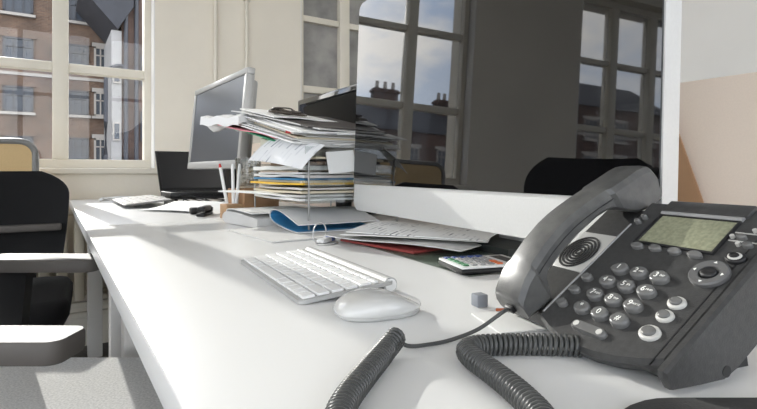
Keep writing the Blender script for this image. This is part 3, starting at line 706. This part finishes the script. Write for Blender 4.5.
# pile on the highest tray, overhanging towards the window
TLT = R(11); PZ = .1755; PV = Vector((cx, TY0, DESK + PZ))
def on_pile(x, y, st):
    """point of the leaning pile: x, y in plan from the near end, st height within it"""
    return PV + Vector((x, y * math.cos(TLT) - st * math.sin(TLT), y * math.sin(TLT) + st * math.cos(TLT)))
def psheet(name, x, y, st, rz, *a, **k):
    o = sheet(name, on_pile(x, y, st), rz, *a, **k); o.rotation_euler = (TLT, 0, rz); return o
M_env = mat('padded envelope', (222, 214, 200), .7, bump=.3, bscale=60)
sheet('padded_envelope', (cx - .01, TY0 + .235, DESK + .1750), .03, .20, .17, .004, M_env, 'wedge-shaped padded envelope propping up the leaning paper pile', 'envelope', fz=lambda a, b: 0.0 + .0, nx=4, ny=4)
bmv = bpy.data.objects['padded_envelope'].data
for v in bmv.vertices:
    if v.co.z > .003: v.co.z = .022 + .030 * (v.co.y / .17 + .5)
o = sheet('printed_sheet', (TX0 - .012, TY0 + .085, DESK + .178), .10, .080, .22, .0012, M_print2, 'printed table sheet drooping over the front of the top letter tray', 'paper', fz=lambda a, b: .006 * math.sin(3 * b) + .004 * math.sin(3 * a)); o.rotation_euler = (R(8), R(-42), R(6))
M_grn = mat('green card', (62, 156, 112), .6); M_pnk = mat('pink paper', (226, 150, 158), .6)
psheet('folder', -.055, .300, .002, .10, .19, .26, .003, M_grn, 'green card folder sticking out from the bottom of the paper pile', 'folder', fz=lambda a, b: -.012 * max(0, b - .7))
psheet('folder', -.075, .330, .007, .20, .18, .30, .003, M_pnk, 'pink paper folder sticking out under the white overhanging papers', 'folder', fz=lambda a, b: .003 * math.sin(8 * b) - .02 * max(0, b - .6))
pile = [(M_paper2, 'greyish', 'lowest'), (M_print, 'printed', 'second'), (M_paper, 'white', 'third'), (M_paper2, 'grey-white', 'fourth'), (M_paper3, 'cream', 'fifth'), (M_paper, 'bright white', 'sixth'), (M_paper2, 'dull white', 'seventh'), (M_brn, 'brown covered', 'eighth'), (M_print, 'printed white', 'ninth'), (M_paper, 'plain white', 'tenth'), (M_paper2, 'pale grey', 'eleventh')]
st = .011
for k, (m, lk, nth) in enumerate(pile):
    th = rnd.uniform(.0028, .0046); rz = rnd.uniform(-.10, .14) + .05; q = rnd.uniform(.0, .0016); dr = rnd.uniform(.02, .09)
    psheet('paper_bundle', -.03 + rnd.uniform(-.02, .02), .232 + rnd.uniform(-.018, .03), st, rz, .215 * rnd.uniform(.92, 1.05), .43 * rnd.uniform(.9, 1.04), th * .85, m,
          '%s paper bundle, %s from the bottom of the leaning pile' % (lk, nth), 'paper', 'papers in the leaning pile',
          fz=lambda a, b, q=q, dr=dr, ph=k: q * (1 + math.sin(9 * a + ph) * math.sin(7 * b + ph)) * .5 - dr * .35 * max(0, b - .78) ** 1.2, nx=10, ny=16)
    st += th + .0004
psheet('plastic_sleeve', -.105, .465, st - .038, .30, .19, .19, .024, mat('white plastic film', (240, 240, 240), .25, spec=.8), 'crumpled white plastic sleeve at the left end of the paper pile', 'plastic sleeve',
      fz=lambda a, b: .007 * math.sin(11 * a + 5 * b) * math.sin(9 * b + 2) - .030 * b ** 1.6 + .006 * math.sin(17 * a), nx=16, ny=16)
psheet('dark_folder', .0, .20, st + .001, -.04, .20, .34, .003, mat('dark card', (58, 52, 50), .6), 'dark brown card lying on top of the paper pile', 'folder')
psheet('paper_bundle', -.045, .30, st + .005, .08, .19, .22, .003, M_paper, 'small white paper bundle lying topmost on the leaning pile', 'paper', fz=lambda a, b: .002 * math.sin(5 * a))
o = sheet('red_tag', on_pile(-.128, .07, .035), .4, .026, .018, .006, M_red, 'small red tag at the right end of the paper pile', 'tag', nx=2, ny=2)
o = sheet('envelope', (.548, 1.0, DESK + .158), -.18, .07, .05, .0015, M_paper, 'white envelope standing out between the letter trays and the large screen', 'envelope', nx=3, ny=3); o.rotation_euler = (R(80), R(-5), R(-2))
rnd2 = random.Random(9); pts = []
for i in range(46):
    a = i * 1.05; r = .014 + .02 * rnd2.random()
    pts.append((r * 1.25 * math.cos(a) + .01 * rnd2.uniform(-1, 1), r * 1.5 * math.sin(a), .006 + .026 * rnd2.random() * (1 - r / .04)))
bm = bmesh.new(); tube(bm, catmull(pts, 6), .0022, 6); o = link('tangled_cable', bm_mesh('tcb', bm, 180), mat('brown cable', (74, 66, 58), .5)); o.location = on_pile(-.07, .25, st + .008); o.rotation_euler = (TLT, 0, 0)
tag(o, 'tangled dark brown cable lying on top of the paper pile', 'cable')

# folders on the desk below the trays
M_film = mat('glossy white folder', (226, 226, 226), .2, spec=.7)
q = at_z(262, 225)
def bent(name, loc, rz, prof, width, m, th=None, label=None, cat=None, parent=None, n=5):
    """a bent leaf: profile in y and z, extruded along x; hollow when th is given"""
    P_ = catmull([(0, y, z) for y, z in prof], 5); P_ = [(p.y, p.z) for p in P_]
    if th:
        inner = []
        for k, (y, z) in enumerate(P_):
            a_, b_ = P_[max(0, k - 1)], P_[min(len(P_) - 1, k + 1)]; d_ = Vector((b_[0] - a_[0], b_[1] - a_[1])).normalized()
            inner.append((y - th * -d_.y, z - th * d_.x))
        P_ = P_ + inner[::-1]
    bm = bmesh.new(); loft(bm, [[(width * (k / n - .5), y + .003 * math.sin(k * 2.1), z) for y, z in P_] for k in range(n + 1)])
    o = link(name, bm_mesh(name, bm, 50), m, parent)
    if loc is not None: o.location = loc; o.rotation_euler = (0, 0, rz)
    return tag(o, label, cat)
bent('magazine_stack', (.475, 1.262, DESK + .0005), .14, [(-.10, .001), (.05, .0005), (.085, .003), (.098, .012), (.092, .024), (.07, .031), (0, .030), (-.10, .022)], .17, M_paper2, None, 'thick floppy white magazine stack lying under the left end of the trays', 'magazines')
bent('magazine', (.482, 1.262, DESK + .0325), .06, [(.088, -.010), (.082, .001), (.05, .005), (0, .004), (-.09, .001)], .18, M_paper, .0022, 'curved white magazine lying on the thick floppy magazine stack', 'magazine')
fo = bent('curled_folder', (.535, 1.085, DESK + .001), -.02, [(-.11, .004), (-.06, .005), (.0, .010), (.045, .016), (.066, .026), (.066, .037), (.05, .045), (.01, .046), (-.04, .038), (-.11, .022)], .20, M_film, -.0018, 'white folder with a blue lining curling open under the trays', 'folder')
bent('blue_lining', None, 0, [(-.10, .0065), (-.05, .0078), (.0, .0125), (.043, .0185), (.062, .0272), (.062, .0355), (.048, .042)], .198, M_blu, -.0008, None, None, fo)
sheet('paper_sheet', (.46, 1.03, DESK + .0004), .05, .24, .24, .003, M_paper2, 'greyish paper lying flat beneath the blue lined folder', 'paper', fz=lambda a, b: .004 * a * b)
sheet('paper_sheet', (.445, 1.19, DESK + .072), .45, .05, .30, .0035, M_paper, 'narrow white leaflet poking out left of the lowest tray', 'leaflet', fz=lambda a, b: .018 * (b - .2) + .004 * math.sin(4 * b))
# cardboard box, plastic tumbler, wooden pen block with pens
cb = at_z(264, 215)
o = empty('cardboard_box', (.515, 1.50, DESK), .2, 'brown cardboard box standing behind the magazine stack', 'box')
box('box_body', -.06, .06, -.05, .05, 0, .085, M_card, o, .002); box('box_flap', -.06, .06, -.052, -.0505, .045, .088, M_card, o)
tum = empty('plastic_tumbler', (.500, 1.505, DESK + .0855), label='clear ribbed plastic tumbler standing on the cardboard box', cat='cup')
bm = bmesh.new(); n = 28
def rg(r, z, rib=0): return [((r + rib * math.cos(14 * 2 * math.pi * i / n)) * math.cos(2 * math.pi * i / n), (r + rib * math.cos(14 * 2 * math.pi * i / n)) * math.sin(2 * math.pi * i / n), z) for i in range(n)]
loft(bm, [rg(.026, 0), rg(.032, .004, .001), rg(.036, .05, .001), rg(.040, .09, .0005), rg(.041, .092), rg(.039, .092), rg(.034, .05), rg(.030, .006), rg(.0001, .005)]); link('cup_wall', bm_mesh('cup', bm, 60), glass_mat('clear plastic', (.88, .89, .88), .22, .08), tum)
bm = bmesh.new(); rn = random.Random(2); tube(bm, catmull([(.022 * math.cos(i * 1.9) * rn.uniform(.5, 1), .022 * math.sin(i * 1.9) * rn.uniform(.5, 1), .01 + .0042 * i) for i in range(18)], 6), .0012, 5); link('wire_coil', bm_mesh('wc', bm, 180), mat('grey wire', (110, 104, 96), .4, .4), tum)
pb = at_z(226, 219)
blk = empty('pen_block', (pb.x + .02, pb.y + .02, DESK), .1, 'small wooden pen block on the far desk beside the paper pile', 'pen holder')
box('block', -.025, .025, -.025, .025, 0, .042, M_wood, blk, .002)
for k, (dx, dy, tx, ty, cc, lab) in enumerate(((-.010, .010, -.016, .012, (235, 235, 232), 'white pen with a red cap leaning left in the wooden block'), (.006, .0, -.004, -.006, (238, 238, 236), 'upright white pen in the middle of the wooden block'), (.012, -.010, .010, .004, (226, 226, 224), 'white pen leaning right in the wooden block'))):
    root = empty('pen', (pb.x + .02 + dx, pb.y + .02 + dy, DESK + .043), label=lab, cat='pen')
    bm = bmesh.new(); cyl(bm, (0, 0, 0), (tx, ty, .105), .0048, seg=10); link('barrel', bm_mesh('pn', bm, 40), mat('pen %d' % k, cc, .3), root)
    bm = bmesh.new(); cyl(bm, (tx, ty, .105), (tx * 1.1, ty * 1.1, .116), .0048, .003, seg=10); link('cap', bm_mesh('pc', bm, 40), M_red if k == 0 else M_white, root)
# black stapler-like pieces left of the block
ps = at_z(206, 216)
st = empty('stapler', (ps.x, ps.y + .02, DESK), R(62), 'small black stapler lying left of the wooden pen block', 'stapler')
box('stapler_base', -.05, .05, -.014, .014, 0, .010, M_black, st, .004); box('stapler_arm', -.05, .045, -.012, .012, .014, .030, M_black, st, .006); box('hinge', .03, .05, -.014, .014, .010, .024, M_black, st, .003)
for k, (px_, py_) in enumerate(((196, 214.5),)):
    p = at_z(px_, py_); bm = bmesh.new(); bx(bm, -.018, .018, -.014, .014, 0, .022, .005); o = link('tape_dispenser', bm_mesh('td', bm, 40), M_black); o.location = (p.x, p.y + .01, DESK); tag(o, 'small black plastic block left of the stapler', 'desk item')

# ------------------------------------------------------------------ far desk: silver monitor, laptop, keyboard
a_r = c2w((243 - 378) / 500 * 1.63, 1.63, 0); a_l = c2w((191 - 378) / 500 * 2.12, 2.12, 0)
dv = (a_l - a_r); mw = dv.length; mang = math.atan2(dv.y, dv.x) - math.pi / 2
mon = empty('flat_monitor', ((a_r.x + a_l.x) / 2, (a_r.y + a_l.y) / 2, DESK), mang, 'silver framed flat monitor standing on the far desk', 'monitor')
MT = Matrix.Translation((-.012, 0, CAMZ - DESK + .012)) @ Matrix.Rotation(R(5.5), 4, 'Y')
MH = .335
M_silver = mat('silver plastic', (176, 175, 172), .38, .15)
bm = bmesh.new(); fb = .022
bx(bm, -.006, .022, -mw / 2, mw / 2, 0, fb + .006, .003); bx(bm, -.006, .022, -mw / 2, mw / 2, MH - fb, MH, .003); bx(bm, -.006, .022, -mw / 2, -mw / 2 + fb, fb, MH - fb, .003); bx(bm, -.006, .022, mw / 2 - fb, mw / 2, fb, MH - fb, .003)
link('monitor_frame', bm_mesh('mf', bm, 40), M_silver, mon, mtx=MT)
M_lcdm = mat('matt dark screen', (70, 74, 80), .28, spec=.5)
box('monitor_screen', -.002, .002, -mw / 2 + fb, mw / 2 - fb, fb + .004, MH - fb, M_lcdm, mon, mtx=MT)
box('monitor_back', .02, .05, -mw / 2 + .03, mw / 2 - .03, .03, MH - .03, M_silver, mon, .012, mtx=MT)
box('stand_column', .05, .075, -.035, .035, .01, .33, M_black, mon, .005); bm = bmesh.new(); loft(bm, [[(x + .05, y, z) for x, y in rrect(.2, .26, .05, 5)] for z in (0, .012)]); link('stand_base', bm_mesh('sb', bm, 40), M_black, mon)
# laptop on a riser
lp = at_Y(160, 191, 2.40)
lap = empty('laptop', (lp.x + .165, lp.y, DESK), 0, 'open black laptop with a dark screen on the far desk near the window', 'laptop')
lz = lp.z - DESK
box('keyboard_base', -.165, .165, -.23, 0, lz - .022, lz, M_black, lap, .004)
LT = Matrix.Translation((0, .006, lz)) @ Matrix.Rotation(R(-38), 4, 'X')
box('screen_lid', -.165, .165, 0, .008, 0, .235, M_black, lap, .003, mtx=LT)
box('laptop_screen', -.155, .155, -.0015, .0005, .014, .225, mat('laptop lcd', (38, 38, 40), .3, spec=.5), lap, mtx=LT)
for rr in range(4):
    for cc in range(12): link('key', MATS.setdefault('_lk', None) or bpy.data.meshes.get('lapkey') or (lambda: (lambda b: (bx(b, -.010, .010, -.009, .009, 0, .002), bm_mesh('lapkey', b))[1])(bmesh.new()))(), M_phonedk, lap, loc=(-.137 + cc * .025, -.03 - rr * .024, lz))
rs = empty('laptop_riser', (lp.x + .165, lp.y - .115, DESK), 0, 'black riser under the open laptop on the far desk', 'stand')
hz = lz - .0225
box('riser_plate', -.15, .15, -.11, .10, hz - .006, hz, M_black, rs, .002)
for sx in (-1, 1): box('riser_leg', sx * .14 - .006, sx * .14 + .006, -.10, .09, 0, hz - .006, M_black, rs)
make_keyboard('far_keyboard', (.215, 2.50, DESK), -math.pi / 2, .46, .165, 'pale grey keyboard on the far desk in front of the laptop', False, mat('pale keycap', (214, 212, 208), .3), mat('grey plate', (120, 118, 115), .5), .014, .030)
# white cable around the far keyboard
bm = bmesh.new(); tube(bm, catmull([(.18, 2.62, .004), (.20, 2.69, .004), (.27, 2.71, .006), (.36, 2.70, .004), (.45, 2.66, .004), (.53, 2.68, .004)], 8), .0075, 8); o = link('white_cable', bm_mesh('wcb', bm, 180), M_white); o.location = (0, 0, DESK + .004); tag(o, 'thick white cable looped around the far keyboard', 'cable')
rn = random.Random(5)
bm = bmesh.new(); tube(bm, catmull([(.41 + .20 * rn.random(), 2.00 + .14 * rn.random(), .004 + .04 * rn.random()) for _ in range(16)], 8), .0024, 6); o = link('cable_tangle', bm_mesh('ctb', bm, 180), M_black); o.location = (0, 0, DESK + .002); tag(o, 'tangle of thin black cables in front of the laptop', 'cable')
sheet('curved_sheet', (.405, 1.80, DESK + .001), .55, .16, .36, .0012, M_paper, 'curving white sheet of paper lying between far keyboard and stapler', 'paper', fz=lambda a, b: .022 * a ** 2 + .006 * math.sin(3 * b))

# black glossy monitor beyond the trays
bmY0, bmY1 = 1.18, 1.76
bk = empty('black_monitor', (.775, (bmY0 + bmY1) / 2, DESK), 0, 'glossy black monitor standing behind the paper pile', 'monitor')
hl = (bmY1 - bmY0) / 2
bt = CAMZ - DESK + .272
box('monitor_shell', 0, .03, -hl, hl, bt - .36, bt, M_gloss, bk, .008)
box('monitor_screen', -.0015, .0005, -hl + .022, hl - .022, bt - .33, bt - .02, mat('black screen face', (18, 19, 20), .05, spec=.8), bk)
box('stand_column', .03, .05, -.04, .04, .01, bt - .1, M_black, bk, .004); box('stand_base', -.06, .10, -.12, .12, 0, .012, M_black, bk, .005)

# ------------------------------------------------------------------ papers, calculator and small things below the large screen
def on_desk(px, py, z=0.0): p = at_z(px, py, DESK + z); return Vector((p.x, p.y, DESK + z))
base_r = -ang
p = on_desk(402, 250); pq = p + idir * .045
sheet('plastic_wallet', (p.x + .068, p.y - .03, DESK + .0003), base_r + .02, .215, .42, .0012, glass_mat('wallet film', (.72, .76, .72), .16, .1), 'clear plastic wallet lying flat under the papers and calculator', 'plastic wallet')
sheet('red_booklet', (p.x + .035, p.y + .055, DESK + .0018), base_r + .25, .13, .20, .004, mat('dark red cover', (150, 66, 62), .6), 'dark red booklet mostly hidden under the white papers', 'booklet')
sheet('paper_sheet', (pq.x + .045, pq.y - .005, DESK + .007), base_r + .50, .17, .28, .0015, M_paper2, 'white sheet with lifted corner spread under the large screen', 'paper', fz=lambda a, b: .004 + .010 * max(0, .5 - a) * b + .002 * math.sin(6 * b))
sheet('paper_sheet', (pq.x + .062, pq.y - .01, DESK + .0195), base_r + .80, .16, .26, .0012, M_paper, 'plain white sheet between two others under the large screen', 'paper', fz=lambda a, b: .003 * math.sin(4 * a + 2 * b))
sheet('printed_sheet', (pq.x + .072, pq.y - .02, DESK + .0245), base_r + .62, .16, .26, .0012, M_print, 'printed white sheet topmost on the papers under the large screen', 'paper', fz=lambda a, b: .004 * math.sin(3 * a) + .016 * max(0, b - .6) * a)
n0 = on_desk(486, 251)
sheet('dark_notebook', (n0.x + .045, n0.y - .0, DESK + .0020), base_r - .05, .12, .17, .012, mat('dark green cover', (44, 48, 46), .55), 'dark notebook lying under the screen beside the calculator', 'notebook')
# calculator
q0 = on_desk(437, 266); q1 = on_desk(468, 280)
qd = q1 - q0
cal = empty('calculator', (q0.x, q0.y, DESK + .0017), math.atan2(qd.y, qd.x), 'small white and black pocket calculator with coloured keys beside the papers', 'calculator')
cl = .078; cwid = .105
box('lower_case', 0, cl, 0, cwid, 0, .007, M_black, cal, .003); box('top_face', .001, cl - .001, .001, cwid - .001, .007, .0105, M_white, cal, .0015)
box('display', .010, cl - .010, cwid - .028, cwid - .010, .0105, .0108, M_dkg, cal)
cols = [M_blu, mat('grey key', (150, 150, 150), .5), M_white, M_white, mat('orange key', (214, 110, 60), .5)]
mkey = mat('navy key', (48, 72, 130), .5)
for i in range(5):
    for j in range(5):
        m = mkey if i == 0 else (mat('green key', (70, 130, 90), .5) if j == 0 else (cols[4] if (j == 4 and i > 2) else cols[1]))
        bm = bmesh.new(); bx(bm, -.0052, .0052, -.004, .004, 0, .002, .0006, 1); link('calculator_key', bm_mesh('ck', bm), m, cal, loc=(.011 + i * .014, .010 + j * .0125, .0105))
# memory stick with a ring
u0 = on_desk(325, 243)
us = empty('memory_stick', (u0.x, u0.y, DESK), R(35), 'white memory stick with a blue cap and wire loop in front of the folders', 'memory stick')
box('stick_body', -.022, .012, -.008, .008, .002, .010, M_white, us, .002); box('stick_cap', .010, .026, -.0085, .0085, .0022, .0115, mat('royal blue', (40, 74, 150), .4), us, .002)
bm = bmesh.new(); tube(bm, [(-.012 + .026 * math.cos(a), .006, .020 + .020 * math.sin(a)) for a in [2 * math.pi * i / 28 for i in range(28)]], .0012, 6, closed=True); link('wire_loop', bm_mesh('wl', bm, 180), M_alu, us)
bm = bmesh.new(); tube(bm, [(-.004 + .030 * math.cos(a), -.004 + .018 * math.sin(a), .0015) for a in [2 * math.pi * i / 28 for i in range(28)]], .0013, 6, closed=True); link('cord_loop', bm_mesh('cl2', bm, 180), M_paper2, us)
# tan cardboard leaning on the divider behind the computer
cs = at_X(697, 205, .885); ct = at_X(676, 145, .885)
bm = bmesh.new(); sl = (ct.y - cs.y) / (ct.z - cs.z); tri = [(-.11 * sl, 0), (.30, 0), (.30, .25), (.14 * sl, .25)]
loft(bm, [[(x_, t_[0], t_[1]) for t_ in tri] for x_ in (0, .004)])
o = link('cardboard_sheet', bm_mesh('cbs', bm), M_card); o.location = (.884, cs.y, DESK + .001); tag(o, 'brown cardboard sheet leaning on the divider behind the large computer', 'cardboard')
# grey cube
g0 = on_desk(479, 306)
bm = bmesh.new(); bx(bm, -.0062, .0062, -.0062, .0062, 0, .0125, .0012); o = link('eraser_cube', bm_mesh('ec', bm, 40), mat('blue grey rubber', (140, 144, 150), .6)); o.location = (g0.x, g0.y, DESK); o.rotation_euler = (0, 0, R(-10)); tag(o, 'tiny blue-grey rubber cube on the desk left of the telephone', 'eraser')
# note papers partly under the telephone
n1 = on_desk(527, 325)
sheet('note_paper', (n1.x + .006, n1.y + .010, DESK + .0003), R(-20), .075, .06, .0012, M_paper, 'white note paper tucked under the front of the telephone', 'paper', nx=3, ny=3)
bm = bmesh.new(); bx(bm, -.012, .012, -.003, .003, 0, .003, .001); o = link('orange_stub', bm_mesh('os', bm, 40), mat('orange brown', (196, 104, 66), .6)); pz = on_desk(508, 312); o.location = (pz.x, pz.y, DESK); o.rotation_euler = (0, 0, R(-40)); tag(o, 'short orange pencil stub beside the note paper by the telephone', 'pencil')
# dark pad at the lower right
d0 = on_desk(800, 455)
bm = bmesh.new(); o_ = rrect(.16, .10, .045, 8)
loft(bm, [[(x, y, 0) for x, y in o_], [(x, y, .004) for x, y in o_], [(x * .97, y * .95, .006) for x, y in o_]]); o = link('dark_pad', bm_mesh('pad', bm, 40), mat('dark grey felt', (70, 70, 70), .8, bump=.4, bscale=500)); o.location = (d0.x + .0, d0.y, DESK); o.rotation_euler = (0, 0, R(-33)); tag(o, 'dark grey rounded pad on the desk in front of the telephone', 'pad')

# ------------------------------------------------------------------ chairs
ch = empty('office_chair', (c2w(-.62, .83, 0).x, c2w(-.62, .83, 0).y, 0), -YAW, 'grey seated office chair with two armrests pulled up to the near desk', 'chair')
# local: x = seat forward (image right), y = away from the camera
def pad(name, x0, x1, y, z, w, th, m, parent):
    bm = bmesh.new(); L_ = x1 - x0
    o = rrect(L_, w, w * .24, 6)
    loft(bm, [[(x * .985 + (x0 + x1) / 2, yy * .95 + y, z - th) for x, yy in o], [(x + (x0 + x1) / 2, yy + y, z - th * .8) for x, yy in o], [(x + (x0 + x1) / 2, yy + y, z - .004) for x, yy in o], [(x * .99 + (x0 + x1) / 2, yy * .93 + y, z) for x, yy in o]])
    return link(name, bm_mesh(name, bm, 50), m, parent)
bm = bmesh.new()
o_ = rrect(.52, .44, .06, 6)
loft(bm, [[(x * .94 - .02 + .13, y * .94, .40) for x, y in o_], [(x - .02 + .13, y, .425) for x, y in o_], [(x - .02 + .13, y, .462) for x, y in o_], [(x * .97 + .11, y * .97, .478) for x, y in o_], [(x * .8 + .11, y * .8, .481) for x, y in o_]])
link('seat', bm_mesh('seat', bm, 60), M_seat, ch)
pad('armrest', .02, .272, -.257, .68, .064, .026, M_armp, ch)
pad('armrest', -.24, .02, .262, .68, .095, .026, M_armp, ch)
for y in (-.257, .262):
    x = .12 if y < 0 else -.19
    bm = bmesh.new(); loft(bm, [[(x - a, y - .012, z), (x + a, y - .012, z), (x + a, y + .012, z), (x - a, y + .012, z)] for a, z in ((.03, .41), (.035, .5), (.05, .655))]); link('arm_post', bm_mesh('ap', bm, 40), M_black, ch)
    bm = bmesh.new(); bx(bm, x - .03, x + .03, min(0, y), max(0, y) + .012, .385, .41); link('arm_bracket', bm_mesh('ab', bm), M_black, ch)
def base(parent, x0=0.08):
    bm = bmesh.new(); cyl(bm, (x0, 0, .09), (x0, 0, .40), .028); link('gas_column', bm_mesh('gc', bm, 40), M_black, parent)
    for k in range(5):
        a = 2 * math.pi * k / 5 + .3; ex, ey = x0 + .29 * math.cos(a), .29 * math.sin(a)
        bm = bmesh.new(); tube(bm, [(x0, 0, .11), (x0 + .15 * math.cos(a), .15 * math.sin(a), .10), (ex, ey, .075)], [.028, .022, .016], 8); b_ = link('base_spoke', bm_mesh('bs', bm, 60), M_black, parent)
        bm = bmesh.new(); cyl(bm, (ex - .02 * math.sin(a), ey + .02 * math.cos(a), .03), (ex + .02 * math.sin(a), ey - .02 * math.cos(a), .03), .03); link('castor', bm_mesh('ca', bm, 40), M_black, b_)
base(ch)
def backrest(parent, m, w, z0, z1, x, thick=.035, bend=.05, name='backrest', waist=.1, hump=0.0):
    bm = bmesh.new(); n = 14; k = 24; secs = []
    for j in range(k + 1):
        t = j / k; z = z0 + (z1 - z0) * t
        ww = w / 2 * (1 - waist * (1 - t) ** 2) * (1 if t < .72 else math.sqrt(max(.05, 1 - ((t - .72) / .28) ** 2.2 * .62)))
        fr = []; bk_ = []
        for i in range(n + 1):
            s = i / n * 2 - 1; y = s * ww; xx = x + bend * s * s * .8 - bend * math.sin(t * 3.1) * .4
            dz = hump * (abs(s) > .35) * 0
            fr.append((xx, y, z)); bk_.append((xx - thick * (1 - .6 * s ** 4), y, z))
        secs.append(fr + bk_[::-1])
    loft(bm, secs); return link(name, bm_mesh(name, bm, 60), m, parent)
backrest(ch, M_fabric, .44, .55, .97, -.27)
bm = bmesh.new(); tube(bm, [(0, 0, .40), (-.22, 0, .42), (-.33, 0, .52), (-.31, 0, .7)], .022, 8); link('back_support', bm_mesh('bsu', bm, 60), M_black, ch)

def second_chair(loc, rz, label, bz0, bz1, bw, m_back, frame=None, arms=True, dep=.46):
    c = empty('office_chair', loc, rz, label, 'chair')
    bm = bmesh.new(); o_ = rrect(dep, .46, .07, 6)
    loft(bm, [[(x * .94, y * .94, .40) for x, y in o_], [(x, y, .43) for x, y in o_], [(x, y, .465) for x, y in o_], [(x * .95, y * .95, .485) for x, y in o_]]); link('seat', bm_mesh('seat', bm, 60), M_fabric, c)
    if frame is None: backrest(c, m_back, bw, bz0, bz1, -.22, bend=.07)
    else:
        o2 = rrect(bw, bz1 - bz0, .06, 6)
        bm = bmesh.new(); tube(bm, [(-.24 - .03 * (z / (bz1 - bz0)), y, z + (bz0 + bz1) / 2) for y, z in o2], .014, 8, closed=True); link('back_frame', bm_mesh('bf', bm, 60), frame, c)
        bm = bmesh.new(); o3 = rrect(bw - .02, bz1 - bz0 - .02, .05, 6); loft(bm, [[(-.24 - .03 * (z / (bz1 - bz0)) + d, y, z + (bz0 + bz1) / 2) for y, z in o3] for d in (-.003, .003)]); link('back_mesh', bm_mesh('bme', bm), m_back, c)
    for s in ((-1, 1) if arms else ()):
        pad('armrest', -.16, .10, s * .27, .68, .06, .022, M_armp if frame is None else M_black, c)
        bm = bmesh.new(); loft(bm, [[(x - a, s * .27 - .01, z), (x + a, s * .27 - .01, z), (x + a, s * .27 + .01, z), (x - a, s * .27 + .01, z)] for a, z, x in ((.03, .41, -.02), (.04, .66, -.03))]); link('arm_post', bm_mesh('ap', bm), M_black, c)
        bm = bmesh.new(); bx(bm, -.05, .01, min(0, s * .27), max(0, s * .27), .385, .41); link('arm_bracket', bm_mesh('ab', bm), M_black, c)
    bm = bmesh.new(); tube(bm, [(0, 0, .40), (-.2, 0, .42), (-.29, 0, .52), (-.27, 0, bz0 + .08)], .02, 8); link('back_support', bm_mesh('bsu', bm, 60), M_black, c)
    base(c, 0.0); return c
cb_ = c2w(-1.345, 1.74, 0)
chb = second_chair((cb_.x, cb_.y - .22, 0), R(-93), 'black padded office chair standing behind the armrests of the nearest chair', .555, .868, .44, M_fabric, arms=False)
box('back_bar', -.196, -.166, -.205, .195, .655, .68, M_armp, chb, .006)
M_mesh = mat('tan mesh', (206, 178, 132), .9, var=.1, vscale=300)
second_chair((-.29, 2.45, 0), R(-88), 'tan backed office chair with a grey frame nearest the far window', .62, 1.0, .46, M_mesh, mat('grey frame', (120, 120, 118), .4), arms=False, dep=.36)
